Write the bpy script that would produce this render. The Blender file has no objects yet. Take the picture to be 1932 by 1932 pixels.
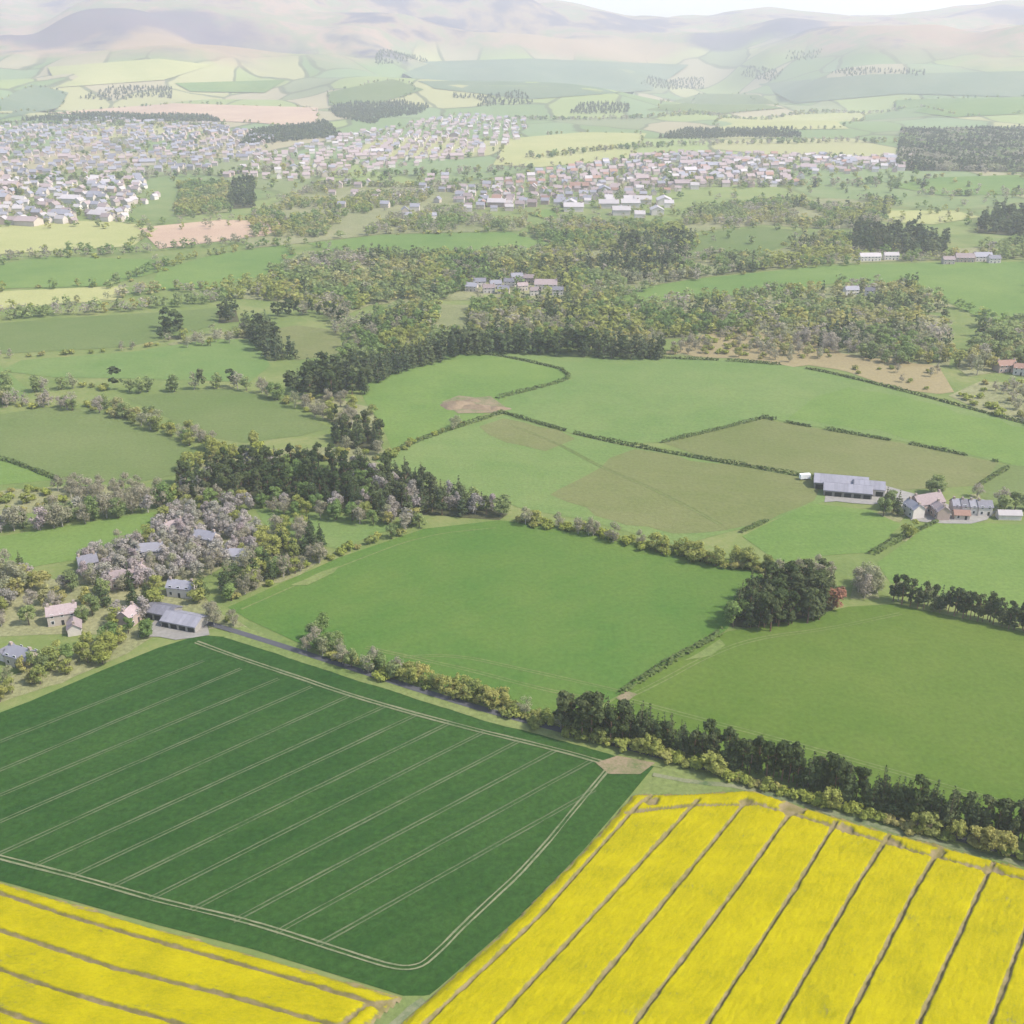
import bpy, math, random
import numpy as np
from mathutils import Vector, Matrix
from mathutils.geometry import delaunay_2d_cdt

# ------------------------------------------------------------------ camera, sky, sun, exposure
SC = bpy.context.scene
COL = SC.collection
R = math.radians
CAM_H, FOC, HOR = 200.0, 2071.0, 77.0            # metres; focal length and eye level in a 1932 px frame
PITCH = math.atan((966 - HOR) / FOC)
cam = bpy.data.cameras.new('camera'); cam_o = bpy.data.objects.new('camera', cam); COL.objects.link(cam_o)
cam.angle = 2 * math.atan(966 / FOC); cam.clip_start = 1.0; cam.clip_end = 60000
cam_o.location = (0, 0, CAM_H); cam_o.rotation_euler = (math.pi / 2 - PITCH, 0, 0)
SC.camera = cam_o

SUN_EL, SUN_AZ = R(50), R(105)                    # azimuth clockwise from the view direction (+Y)
w = bpy.data.worlds.new('World'); SC.world = w; w.use_nodes = True
nt = w.node_tree; nt.nodes.clear()
sky = nt.nodes.new('ShaderNodeTexSky'); sky.sky_type = 'NISHITA'; sky.sun_disc = False
sky.sun_elevation = SUN_EL; sky.sun_rotation = SUN_AZ; sky.air_density = 1.0; sky.dust_density = 1.6; sky.ozone_density = 1.0
bg = nt.nodes.new('ShaderNodeBackground'); bg.inputs[1].default_value = 0.12
wo = nt.nodes.new('ShaderNodeOutputWorld')
nt.links.new(sky.outputs[0], bg.inputs[0]); nt.links.new(bg.outputs[0], wo.inputs[0])
sl = bpy.data.lights.new('sun', 'SUN'); sl.energy = 2.6; sl.angle = R(3.0); sl.color = (1.0, 0.94, 0.85)
so = bpy.data.objects.new('sun', sl); COL.objects.link(so)
sdir = Vector((math.sin(SUN_AZ) * math.cos(SUN_EL), math.cos(SUN_AZ) * math.cos(SUN_EL), math.sin(SUN_EL)))
so.rotation_euler = sdir.to_track_quat('Z', 'Y').to_euler()
vs = SC.view_settings; vs.view_transform = 'Standard'; vs.look = 'None'; vs.gamma = 1.0; vs.use_curve_mapping = False
vs.exposure = 1.3
SC.render.engine = 'CYCLES'
cy = SC.cycles; cy.use_denoising = True; cy.max_bounces = 5; cy.diffuse_bounces = 2; cy.transmission_bounces = 3
cy.volume_bounces = 2; cy.transparent_max_bounces = 4; cy.caustics_reflective = False; cy.caustics_refractive = False
HAZE_DENSITY = 1.35e-4

rng = np.random.default_rng(7); random.seed(7)

# ------------------------------------------------------------------ materials
def lin(c, k=1.0):
    return tuple(((v / 255 / 12.92) if v / 255 <= .04045 else ((v / 255 + .055) / 1.055) ** 2.4) * k for v in c) + (1.0,)
class N:
    def __init__(s, name):
        s.m = bpy.data.materials.new(name); s.m.use_nodes = True; s.t = s.m.node_tree; s.t.nodes.clear()
        s.out = s.n('ShaderNodeOutputMaterial')
    def n(s, t, **k):
        nd = s.t.nodes.new(t)
        for a, v in k.items():
            setattr(nd, a, v)
        return nd
    def l(s, a, b): s.t.links.new(a, b)
    def noise(s, scale, detail=3, vec=None, rough=.55, w=None):
        n = s.n('ShaderNodeTexNoise'); n.inputs['Scale'].default_value = scale; n.inputs['Detail'].default_value = detail
        n.inputs['Roughness'].default_value = rough
        if vec is not None: s.l(vec, n.inputs['Vector'])
        return n.outputs['Fac']
    def ramp(s, fac, stops):
        r = s.n('ShaderNodeValToRGB'); e = r.color_ramp.elements
        while len(e) < len(stops): e.new(.5)
        for i, (p, c) in enumerate(stops): e[i].position = p; e[i].color = c
        s.l(fac, r.inputs[0]); return r.outputs[0]
    def mix(s, fac, a, b, mode='MIX'):
        m = s.n('ShaderNodeMix', data_type='RGBA', blend_type=mode)
        for v, i in ((fac, 0), (a, 6), (b, 7)):
            if hasattr(v, 'links'): s.l(v, m.inputs[i])
            else: m.inputs[i].default_value = v
        return m.outputs[2]
    def math(s, op, a, b=0.5, clamp=False):
        m = s.n('ShaderNodeMath', operation=op, use_clamp=clamp)
        for v, i in ((a, 0), (b, 1)):
            if hasattr(v, 'links'): s.l(v, m.inputs[i])
            else: m.inputs[i].default_value = v
        return m.outputs[0]
    def mapr(s, v, a, b, c, d):
        m = s.n('ShaderNodeMapRange'); s.l(v, m.inputs[0])
        for i, x in enumerate((a, b, c, d)): m.inputs[i + 1].default_value = x
        return m.outputs[0]
    def pos(s): return s.n('ShaderNodeNewGeometry').outputs['Position']
    def bsdf(s, col, rough=.9, bump=None, spec=.1):
        b = s.n('ShaderNodeBsdfPrincipled'); b.inputs['Roughness'].default_value = rough
        b.inputs['Specular IOR Level'].default_value = spec
        if hasattr(col, 'links'): s.l(col, b.inputs['Base Color'])
        else: b.inputs['Base Color'].default_value = col
        if bump is not None:
            bn = s.n('ShaderNodeBump'); bn.inputs['Strength'].default_value = bump[1]; bn.inputs['Distance'].default_value = bump[2]
            s.l(bump[0], bn.inputs['Height']); s.l(bn.outputs[0], b.inputs['Normal'])
        s.l(b.outputs[0], s.out.inputs['Surface']); return s.m

def scaled(c, k): return (c[0] * k, c[1] * k, c[2] * k, 1.0)
def grass_mat(name, a, b, streak=None, tuft=.6, fine=.18):
    """short grass: two tones in broad drifts, fine mottling, optional faint driving lines along an angle"""
    q = N(name); p = q.pos()
    big = q.noise(.0065, 3, p); mid = q.noise(.045, 4, p, .65); fin = q.noise(.55, 3, p, .7)
    f = q.math('ADD', q.math('MULTIPLY', big, .75), q.math('MULTIPLY', mid, .45))
    f = q.mapr(f, .42, .78, 0, 1)
    if streak is not None:
        vr = q.n('ShaderNodeVectorRotate', rotation_type='Z_AXIS'); q.l(p, vr.inputs['Vector']); vr.inputs['Angle'].default_value = streak[0]
        ms = q.n('ShaderNodeMapping'); ms.inputs['Scale'].default_value = (.004, .22, 0.0); q.l(vr.outputs[0], ms.inputs['Vector'])
        sn = q.noise(1.0, 3, ms.outputs[0], .6)
        f = q.math('ADD', f, q.math('MULTIPLY', q.math('SUBTRACT', sn, .5), streak[1]), clamp=True)
    c = q.mix(f, a, b)
    c = q.mix(1.0, c, q.ramp(fin, [(.25, (1 - fine,) * 3 + (1,)), (.75, (1 + fine,) * 3 + (1,))]), 'MULTIPLY')
    return q.bsdf(c, .95, (fin, tuft, .25), .05)
def flat_mat(name, c, rough=.8, var=.12, scale=.8, bump=0.0, spec=.2):
    q = N(name); tc = q.n('ShaderNodeTexCoord').outputs['Object']
    f = q.noise(scale, 4, tc, .65)
    col = q.mix(1.0, c, q.ramp(f, [(.2, (1 - var,) * 3 + (1,)), (.8, (1 + var,) * 3 + (1,))]), 'MULTIPLY')
    oi = q.n('ShaderNodeObjectInfo').outputs['Random']
    col = q.mix(1.0, col, q.ramp(oi, [(0, (1 - var,) * 3 + (1,)), (1, (1 + var,) * 3 + (1,))]), 'MULTIPLY')
    return q.bsdf(col, rough, (f, bump, .05) if bump else None, spec)
def leaf_mat(name, cols, trans=.25, isl=.22):
    """foliage: tone varies by tree and by leaf clump"""
    q = N(name)
    oi = q.n('ShaderNodeObjectInfo').outputs['Random']
    at = q.n('ShaderNodeAttribute', attribute_name='tree_tone').outputs['Fac']
    ob = q.n('ShaderNodeAttribute', attribute_name='tree_tone', attribute_type='OBJECT').outputs['Fac']
    v = q.math('ADD', at, ob, clamp=True)
    st = [(i / (len(cols) - 1), c) for i, c in enumerate(cols)]
    c = q.ramp(v, st)
    ri = q.n('ShaderNodeNewGeometry').outputs['Random Per Island']
    c = q.mix(1.0, c, q.ramp(ri, [(0, (1 - isl,) * 3 + (1,)), (1, (1 + isl, 1 + isl, 1 + isl * .7, 1))]), 'MULTIPLY')
    d = q.n('ShaderNodeBsdfDiffuse'); q.l(c, d.inputs[0])
    t = q.n('ShaderNodeBsdfTranslucent'); q.l(c, t.inputs[0])
    m = q.n('ShaderNodeMixShader'); m.inputs[0].default_value = trans
    q.l(d.outputs[0], m.inputs[1]); q.l(t.outputs[0], m.inputs[2]); q.l(m.outputs[0], q.out.inputs['Surface'])
    return q.m

M = {}
def rgb(*c): return c + (1.0,)
G1, G2 = rgb(.125, .215, .038), rgb(.175, .25, .052)
M['pasture'] = grass_mat('pasture_grass', rgb(0.0549, 0.1185, 0.0220), rgb(0.0955, 0.1432, 0.0306), (R(-35), .5))
M['pasture_warm'] = grass_mat('pasture_grass_warm', rgb(0.0657, 0.1132, 0.0180), rgb(0.1002, 0.1385, 0.0275), (R(25), .5))
M['meadow'] = grass_mat('meadow_grass', rgb(0.0937, 0.1536, 0.0412), rgb(0.1424, 0.1836, 0.0599), (R(10), .5))
M['lush'] = grass_mat('lush_grass', rgb(0.0854, 0.1464, 0.0343), rgb(0.1296, 0.1830, 0.0473), (R(-10), .5))
M['dry'] = grass_mat('dry_grass', rgb(0.1060, 0.1270, 0.0397), rgb(0.1471, 0.1517, 0.0616), (R(15), .6))
M['pale'] = grass_mat('pale_grass', rgb(0.0892, 0.1281, 0.0364), rgb(0.1223, 0.1498, 0.0529), (R(0), .5))
M['tan'] = grass_mat('tan_stubble', rgb(0.2046, 0.1643, 0.0868), rgb(0.2480, 0.2046, 0.1054), (R(5), .5))
M['yellowish'] = grass_mat('straw_grass', rgb(.25, .26, .10), rgb(.31, .30, .13))
M['pink_soil'] = grass_mat('dry_tilled_soil', rgb(.34, .235, .17), rgb(.40, .29, .20), (R(8), .5))
M['soil'] = grass_mat('bare_soil', rgb(0.1520, 0.1200, 0.0720), rgb(0.2560, 0.1880, 0.1320), None, .8)
M['rough'] = grass_mat('rough_grass', rgb(0.0800, 0.1120, 0.0320), rgb(0.1680, 0.1680, 0.0600), None, .9, .3)
M['wheat'] = grass_mat('young_wheat', rgb(0.0165, 0.0500, 0.0100), rgb(0.0320, 0.0734, 0.0152), (R(-38), 1.1), .9, .34)
M['verge'] = grass_mat('verge_grass', rgb(0.0912, 0.1368, 0.0342), rgb(0.1824, 0.1976, 0.0760), None, .8, .25)
M['tramline'] = grass_mat('wheel_track_soil', rgb(.045, .105, .034), rgb(.125, .155, .072), None, .6, .3)
M['track'] = grass_mat('field_track_soil', rgb(.105, .165, .062), rgb(.30, .285, .17), None, .6, .3)
M['teal'] = grass_mat('hill_pasture', rgb(0.0945, 0.1350, 0.0765), rgb(0.1350, 0.1620, 0.0945))
M['heather'] = grass_mat('heather_moor', rgb(0.0574, 0.0439, 0.0506), rgb(0.1013, 0.0777, 0.0777))
M['hillgrass'] = grass_mat('hill_grass', rgb(0.1944, 0.1523, 0.0778), rgb(0.2592, 0.2009, 0.1102))
M['asphalt'] = grass_mat('asphalt', rgb(0.0600, 0.0616, 0.0704), rgb(0.0920, 0.0896, 0.0944), None, .2, .1)
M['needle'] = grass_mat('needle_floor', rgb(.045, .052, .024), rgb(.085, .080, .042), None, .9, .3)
M['litter'] = grass_mat('woodland_floor', rgb(.14, .155, .065), rgb(.22, .21, .11), None, .9, .35)
def worn_mat(name, crop, soil, lo, hi):
    q = N(name); p = q.pos(); f = q.math('ADD', q.math('MULTIPLY', q.noise(.10, 4, p, .7), .6), q.math('MULTIPLY', q.noise(1.1, 3, p, .7), .4))
    return q.bsdf(q.mix(q.mapr(f, lo, hi, 0, 1), crop, soil), .95, (f, .5, .2), .05)
M['tramline'] = worn_mat('wheel_track_soil', rgb(.036, .072, .024), rgb(.100, .118, .060), .30, .58)
M['track'] = worn_mat('field_track_soil', rgb(.050, .092, .032), rgb(.180, .182, .104), .30, .58)
M['gate'] = worn_mat('gateway_earth', rgb(.085, .115, .038), rgb(.23, .175, .115), .36, .60)
M['yard'] = grass_mat('yard_concrete', rgb(0.1750, 0.1645, 0.1470), rgb(0.2520, 0.2380, 0.2170), None, .3, .15)

# foliage
LEAF = {
    'pine': leaf_mat('pine_needles', [rgb(.046, .068, .026), rgb(.070, .092, .036), rgb(.092, .108, .048), rgb(.058, .078, .036)], .28),
    'conifer': leaf_mat('conifer_needles', [rgb(.056, .080, .036), rgb(.084, .114, .048), rgb(.108, .128, .058), rgb(.066, .090, .048)], .25),
    'broadleaf': leaf_mat('green_leaves', [rgb(.16, .235, .075), rgb(.22, .295, .095), rgb(.20, .245, .105), rgb(.27, .32, .125)], .5),
    'budding': leaf_mat('budding_leaves', [rgb(.29, .315, .085), rgb(.35, .36, .11), rgb(.25, .285, .09), rgb(.40, .365, .12), rgb(.35, .34, .16)], .5),
    'bare': leaf_mat('bare_twigs', [rgb(.27, .25, .175), rgb(.34, .305, .225), rgb(.29, .30, .17), rgb(.36, .315, .26)], .45),
    'blossom': leaf_mat('pale_blossom', [rgb(.33, .295, .275), rgb(.41, .36, .35), rgb(.33, .32, .26), rgb(.38, .31, .32), rgb(.26, .25, .19), rgb(.30, .27, .27)], .35, .3),
    'shrub': leaf_mat('shrub_leaves', [rgb(.31, .34, .075), rgb(.24, .28, .065), rgb(.36, .32, .12), rgb(.19, .235, .065), rgb(.37, .38, .10)], .4),
}
LEAF['copper'] = leaf_mat('copper_leaves', [rgb(.26, .125, .085), rgb(.30, .15, .10)], .3)
M['hedge'] = leaf_mat('hedge_leaves', [rgb(.085, .115, .040), rgb(.115, .135, .05)], .2)
M['bark'] = flat_mat('bark', rgb(.12, .09, .065), .9, .3, 2)
M['bark_pine'] = flat_mat('pine_bark', rgb(.17, .10, .065), .9, .3, 2)
M['bark_pale'] = flat_mat('pale_bark', rgb(.32, .29, .25), .9, .25, 2)
# buildings
WALLS = [flat_mat('white_render', rgb(.55, .495, .44), .8), flat_mat('cream_render', rgb(.43, .37, .31), .8),
         flat_mat('pink_sandstone', rgb(.36, .275, .235), .9), flat_mat('grey_stone', rgb(.26, .24, .215), .9, .25, 1.5)]
ROOFS = [flat_mat('slate_roof', rgb(.14, .135, .155), .6, .2, 1.2), flat_mat('grey_sheet_roof', rgb(.225, .218, .245), .6, .12, .5),
         flat_mat('pink_tile_roof', rgb(.26, .205, .20), .8, .2, 1.2), flat_mat('red_tile_roof', rgb(.25, .15, .115), .8, .2, 1.2),
         flat_mat('pale_sheet_roof', rgb(.37, .335, .33), .6, .1, .5)]
M['glass'] = flat_mat('window_glass', rgb(.03, .035, .045), .15, .2, 1, 0, .6)
M['frame'] = flat_mat('white_frame', rgb(.75, .75, .73), .6)
M['darkdoor'] = flat_mat('dark_opening', rgb(.035, .035, .035), .9)
M['chimney'] = flat_mat('chimney_stone', rgb(.30, .24, .20), .9)
M['whitewrap'] = flat_mat('white_paint', rgb(.78, .78, .76), .4)

# ------------------------------------------------------------------ terrain
def vnoise(x, y, seed):
    """smooth value noise on a lattice, numpy"""
    xi = np.floor(x).astype(np.int64); yi = np.floor(y).astype(np.int64); fx = x - xi; fy = y - yi
    def h(a, b):
        k = (a * 374761393 + b * 668265263 + seed * 982451653) & 0x7fffffff
        k = ((k ^ (k >> 13)) * 1274126177) & 0x7fffffff
        return (k ^ (k >> 16)).astype(np.float64) % 10007 / 10007
    sx = fx * fx * fx * (fx * (fx * 6 - 15) + 10); sy = fy * fy * fy * (fy * (fy * 6 - 15) + 10)
    return (h(xi, yi) * (1 - sx) + h(xi + 1, yi) * sx) * (1 - sy) + (h(xi, yi + 1) * (1 - sx) + h(xi + 1, yi + 1) * sx) * sy
def sstep(a, b, v):
    t = np.clip((v - a) / (b - a), 0, 1); return t * t * (3 - 2 * t)
def ray(px, py):
    u = (np.asarray(px, float) - 966) / FOC; v = (966 - np.asarray(py, float)) / FOC
    return u, math.cos(PITCH) + v * math.sin(PITCH), -math.sin(PITCH) + v * math.cos(PITCH)
RIDGE = [(-900, 20), (-500, -5), (-200, 0), (0, -16), (60, -4), (130, -12), (300, -20), (450, -14), (600, -6), (760, -12), (900, -4), (1000, 2), (1100, 14), (1180, 30),
         (1260, 36), (1350, 30), (1450, 18), (1540, 26), (1630, 38), (1700, 34), (1800, 16), (1880, 6), (1980, 6), (2300, 20), (2800, 30)]
RD = 8200.0
_rx, _ry, _rz = ray([p[0] for p in RIDGE], [p[1] for p in RIDGE])
R_AZ = np.arctan2(_rx, _ry); R_Z = CAM_H + RD * _rz / np.hypot(_rx, _ry)
def height(x, y):
    d = np.hypot(x, y); az = np.arctan2(x, y)
    z = 2.2 * np.sin(x / 150 + 1.3) * np.sin(y / 190 + .4) * sstep(380, 700, d)
    z += 7 * (vnoise(x / 420 + 3, y / 520 + 9, 3) - .5) * sstep(600, 1200, d)
    z += 26 * (vnoise(x / 700 + 1, y / 700 + 5, 5) - .45) * sstep(1800, 3000, d)
    zr = np.interp(az, R_AZ, R_Z)
    s = sstep(2900, RD, d)
    hill = zr * (.82 * s + .18 * s * s)
    n = vnoise(x / 900 + 11, y / 900 + 2, 11) - .5 + .6 * (vnoise(x / 430, y / 430, 13) - .5)
    hill += 230 * n * sstep(3000, 4600, d) * (1 - sstep(6600, 8000, d))
    hill += 62 * (vnoise(x / 300, y / 300, 17) - .5) * sstep(3600, 5000, d)
    hill -= 160 * sstep(RD + 200, RD + 3500, d)
    return z + hill
NR = 430
RAD = 20 * (14000 / 20) ** (np.arange(NR) / (NR - 1))
AZ = np.concatenate([np.linspace(-math.pi, -R(40), 70, endpoint=False), np.linspace(-R(40), R(40), 330, endpoint=False), np.linspace(R(40), math.pi, 70)])
gr, ga = np.meshgrid(RAD, AZ, indexing='ij')
TX, TY = gr * np.sin(ga), gr * np.cos(ga); TZ = height(TX, TY); TZ[:, -1] = TZ[:, 0]
def ground(x, y):
    """height of the terrain mesh itself"""
    x = np.asarray(x, float); y = np.asarray(y, float)
    r = np.clip(np.hypot(x, y), 20.001, 13999); a = np.arctan2(x, y)
    fi = np.log(r / 20) / math.log(700) * (NR - 1); i = np.clip(fi.astype(int), 0, NR - 2)
    fr = (r - RAD[i]) / (RAD[i + 1] - RAD[i])
    j = np.clip(np.searchsorted(AZ, a, side='right') - 1, 0, len(AZ) - 2); fa = (a - AZ[j]) / (AZ[j + 1] - AZ[j])
    return (TZ[i, j] * (1 - fr) + TZ[i + 1, j] * fr) * (1 - fa) + (TZ[i, j + 1] * (1 - fr) + TZ[i + 1, j + 1] * fr) * fa
_T = 60 * (13500 / 60) ** (np.arange(1500) / 1499)
def at(px, py):
    """photo pixel -> ground point (where the line of sight meets the terrain)"""
    dx, dy, dz = ray(px, py); h = math.hypot(dx, dy); dx, dy, dz = dx / h, dy / h, dz / h
    g = CAM_H + dz * _T - ground(dx * _T, dy * _T)
    k = np.argmax(g < 0)
    if k == 0: k = len(_T) - 1
    f = g[k - 1] / (g[k - 1] - g[k]) if g[k] != g[k - 1] else 0
    t = _T[k - 1] + (_T[k] - _T[k - 1]) * f
    return (dx * t, dy * t)
def pts(pl, closed=True, step=45):
    out = []
    n = len(pl)
    for i in range(n if closed else n - 1):
        a, b = pl[i], pl[(i + 1) % n]; m = max(1, int(math.hypot(b[0] - a[0], b[1] - a[1]) / step))
        for k in range(m):
            out.append((a[0] + (b[0] - a[0]) * k / m, a[1] + (b[1] - a[1]) * k / m))
    if not closed: out.append(pl[-1])
    return np.array([at(*p) for p in out])
def inside(poly, x, y):
    x = np.asarray(x); y = np.asarray(y); r = np.zeros(x.shape, bool); n = len(poly); j = n - 1
    for i in range(n):
        xi, yi = poly[i]; xj, yj = poly[j]
        with np.errstate(divide='ignore', invalid='ignore'):
            c = ((yi > y) != (yj > y)) & (x < (xj - xi) * (y - yi) / (yj - yi + 1e-12) + xi)
        r ^= c; j = i
    return r
def line_dist(pl, x, y):
    d = np.full(np.shape(x), 1e9)
    for a, b in zip(pl[:-1], pl[1:]):
        ab = b - a; t = np.clip(((x - a[0]) * ab[0] + (y - a[1]) * ab[1]) / (ab @ ab + 1e-9), 0, 1)
        d = np.minimum(d, np.hypot(x - a[0] - t * ab[0], y - a[1] - t * ab[1]))
    return d

def mesh_np(name, V, F, mats=(), fm=None, smooth=False):
    """V (n,3), F (m,k) with one k, or a list of faces"""
    me = bpy.data.meshes.new(name)
    if isinstance(F, np.ndarray):
        m, k = F.shape
        me.vertices.add(len(V)); me.vertices.foreach_set('co', np.asarray(V, np.float32).ravel())
        me.loops.add(m * k); me.loops.foreach_set('vertex_index', F.astype(np.int32).ravel())
        me.polygons.add(m); me.polygons.foreach_set('loop_start', np.arange(0, m * k, k, dtype=np.int32))
        me.update(calc_edges=True)
    else:
        me.from_pydata([tuple(v) for v in V], [], [tuple(f) for f in F]); me.update()
    for mt in mats: me.materials.append(mt)
    if fm is not None: me.polygons.foreach_set('material_index', np.asarray(fm, np.int32))
    if smooth: me.polygons.foreach_set('use_smooth', np.ones(len(me.polygons), bool))
    return me
def link(name, me, parent=None, loc=(0, 0, 0), rz=0, sc=None):
    o = bpy.data.objects.new(name, me); COL.objects.link(o)
    o.location = loc; o.rotation_euler = (0, 0, rz)
    if sc is not None: o.scale = sc
    if parent is not None: o.parent = parent
    return o
def tag(o, label=None, cat=None, group=None, kind=None):
    if label: o['label'] = label
    if cat: o['category'] = cat
    if group: o['group'] = group
    if kind: o['kind'] = kind
    return o

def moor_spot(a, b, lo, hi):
    """centre and half-axes on the ground of a hill colour patch: heather, bent grass, painted cloud shadow"""
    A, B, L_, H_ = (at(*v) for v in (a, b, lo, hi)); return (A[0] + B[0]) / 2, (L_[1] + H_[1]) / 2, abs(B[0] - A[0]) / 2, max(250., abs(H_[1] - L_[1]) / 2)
# ground material: rough land near by, patchwork on the plain, moor on the hills
q = N('open_country'); p = q.pos()
sx = q.n('ShaderNodeSeparateXYZ'); q.l(p, sx.inputs[0])
ln = q.n('ShaderNodeVectorMath', operation='LENGTH'); q.l(p, ln.inputs[0]); dist = ln.outputs['Value']
n1 = q.noise(.02, 4, p, .65); n2 = q.noise(.35, 3, p, .7); n3 = q.noise(.0013, 4, p, .55)
near = q.ramp(q.math('ADD', q.math('MULTIPLY', n1, .7), q.math('MULTIPLY', n2, .3)), [(.3, rgb(.085, .125, .035)), (.5, rgb(.13, .165, .05)), (.72, rgb(.21, .205, .085))])
dst = q.n('ShaderNodeMapping'); dst.inputs['Scale'].default_value = (.0042, .0026, 0); q.l(p, dst.inputs[0])
wob = q.n('ShaderNodeTexNoise'); wob.inputs['Scale'].default_value = 1.1; q.l(dst.outputs[0], wob.inputs['Vector'])
vm = q.n('ShaderNodeVectorMath', operation='MULTIPLY_ADD'); q.l(wob.outputs['Color'], vm.inputs[0]); vm.inputs[1].default_value = (.5, .5, 0); q.l(dst.outputs[0], vm.inputs[2])
vo = q.n('ShaderNodeTexVoronoi'); vo.inputs['Scale'].default_value = 1.0; q.l(vm.outputs[0], vo.inputs['Vector'])
sc_ = q.n('ShaderNodeSeparateColor'); q.l(vo.outputs['Color'], sc_.inputs[0])
patch = q.ramp(sc_.outputs[0], [(0, rgb(.13, .19, .075)), (.2, rgb(.21, .255, .09)), (.4, rgb(.165, .19, .095)), (.55, rgb(.29, .28, .13)), (.7, rgb(.15, .21, .10)), (.85, rgb(.29, .25, .155)), (1, rgb(.22, .265, .10))])
patch.node.color_ramp.interpolation = 'CONSTANT'
vd = q.n('ShaderNodeTexVoronoi', feature='DISTANCE_TO_EDGE'); q.l(vm.outputs[0], vd.inputs['Vector']); vd.inputs['Scale'].default_value = 1.0
patch = q.mix(q.mapr(vd.outputs['Distance'], .015, .03, .85, 0), patch, rgb(.07, .085, .045))
patch = q.mix(q.math('MULTIPLY', n1, .35), patch, rgb(.20, .20, .09))
moor = q.ramp(q.math('ADD', q.math('MULTIPLY', n3, .8), q.math('MULTIPLY', q.noise(.008, 4, p, .6), .25)),
              [(.36, rgb(.055, .05, .085)), (.44, rgb(.10, .08, .10)), (.49, rgb(.24, .175, .125)), (.53, rgb(.165, .18, .10)), (.58, rgb(.29, .195, .14)), (.62, rgb(.20, .165, .12)), (.68, rgb(.075, .065, .095))])
c = q.mix(q.mapr(dist, 1200, 2200, 0, 1), near, patch)
zz = q.math('ADD', sx.outputs[2], q.math('MULTIPLY', q.math('SUBTRACT', n3, .5), 260))
c = q.mix(q.mapr(zz, 120, 190, 0, 1), c, moor)
for (mx, my, ax, ay), mc in ((moor_spot((-60, 52), (590, 46), (280, 78), (280, 14)), rgb(.075, .060, .095)), (moor_spot((1290, 72), (1490, 70), (1390, 86), (1390, 58)), rgb(.075, .065, .095)),  # first spot, upper left: heather purple with cloud shadow painted into it
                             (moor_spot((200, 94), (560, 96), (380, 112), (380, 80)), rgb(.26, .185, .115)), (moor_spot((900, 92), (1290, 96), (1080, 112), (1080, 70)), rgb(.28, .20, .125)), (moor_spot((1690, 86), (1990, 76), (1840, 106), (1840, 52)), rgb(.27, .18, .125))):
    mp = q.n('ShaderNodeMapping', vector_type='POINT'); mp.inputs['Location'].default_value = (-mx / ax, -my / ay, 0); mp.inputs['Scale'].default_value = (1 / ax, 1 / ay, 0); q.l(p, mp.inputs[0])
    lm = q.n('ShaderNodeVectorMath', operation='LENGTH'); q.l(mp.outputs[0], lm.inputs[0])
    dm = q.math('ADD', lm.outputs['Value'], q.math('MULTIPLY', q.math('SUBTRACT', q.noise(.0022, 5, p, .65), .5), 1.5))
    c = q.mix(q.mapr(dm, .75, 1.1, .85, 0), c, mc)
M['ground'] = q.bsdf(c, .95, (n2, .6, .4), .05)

nA = len(AZ)
idx = np.arange(NR * nA).reshape(NR, nA)
F = np.stack([idx[:-1, :-1], idx[1:, :-1], idx[1:, 1:], idx[:-1, 1:]], -1).reshape(-1, 4)
V = np.stack([TX, TY, TZ], -1).reshape(-1, 3)
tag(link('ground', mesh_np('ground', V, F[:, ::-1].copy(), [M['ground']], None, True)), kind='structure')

LEVEL = {-1: .05, 0: .10, 1: .17, 2: .24, 3: .31}
NSHEET = [0]; FIELDS = []
def lift(x, y, lev):
    d = np.hypot(x, y); return ground(x, y) + LEVEL[lev] + .0004 * NSHEET[0] + np.clip(d - 600, 0, None) * .00045 + np.clip(d - 3000, 0, None) * .0007
def drape(poly, cell):
    """triangulated sheet inside a ground polygon, with inner points so it follows the land"""
    lo, hi = poly.min(0), poly.max(0)
    gx, gy = np.meshgrid(np.arange(lo[0], hi[0], cell), np.arange(lo[1], hi[1], cell)); gx = gx.ravel(); gy = gy.ravel()
    gx = gx + rng.uniform(-.2, .2, gx.shape) * cell
    k = inside(poly, gx, gy); gx, gy = gx[k], gy[k]
    if len(gx): 
        dd = line_dist(np.vstack([poly, poly[:1]]), gx, gy); gx, gy = gx[dd > cell * .35], gy[dd > cell * .35]
    n = len(poly)
    vv = [Vector((a, b)) for a, b in poly] + [Vector((a, b)) for a, b in zip(gx, gy)]
    co, _, fa, *_ = delaunay_2d_cdt(vv, [(i, (i + 1) % n) for i in range(n)], [], 1, 1e-4)
    co = np.array([(c[0], c[1]) for c in co]); fa = np.array([f for f in fa if len(f) == 3])
    a, b, c = co[fa[:, 0]], co[fa[:, 1]], co[fa[:, 2]]
    ar = (b[:, 0] - a[:, 0]) * (c[:, 1] - a[:, 1]) - (b[:, 1] - a[:, 1]) * (c[:, 0] - a[:, 0])
    fa[ar < 0] = fa[ar < 0][:, ::-1]
    return co, fa
def wiggle(poly, amp):
    n = len(poly); s = rng.normal(0, amp, (n, 2)); return poly + s
def sheet(name, pl, mat, lev=0, cell=None, amp=.0, kind='structure'):
    NSHEET[0] += 1
    poly = pts(pl, True, 30)
    if lev == 0: FIELDS.append(pl)
    d = np.median(np.hypot(poly[:, 0], poly[:, 1]))
    if amp: poly = wiggle(poly, amp)
    ext = max(np.ptp(poly[:, 0]), np.ptp(poly[:, 1]))
    co, fa = drape(poly, cell or max(d / 60, ext / 60))
    V = np.column_stack([co, lift(co[:, 0], co[:, 1], lev)])
    return tag(link(name, mesh_np(name, V, fa, [M[mat]], None, True)), kind=kind)
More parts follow.
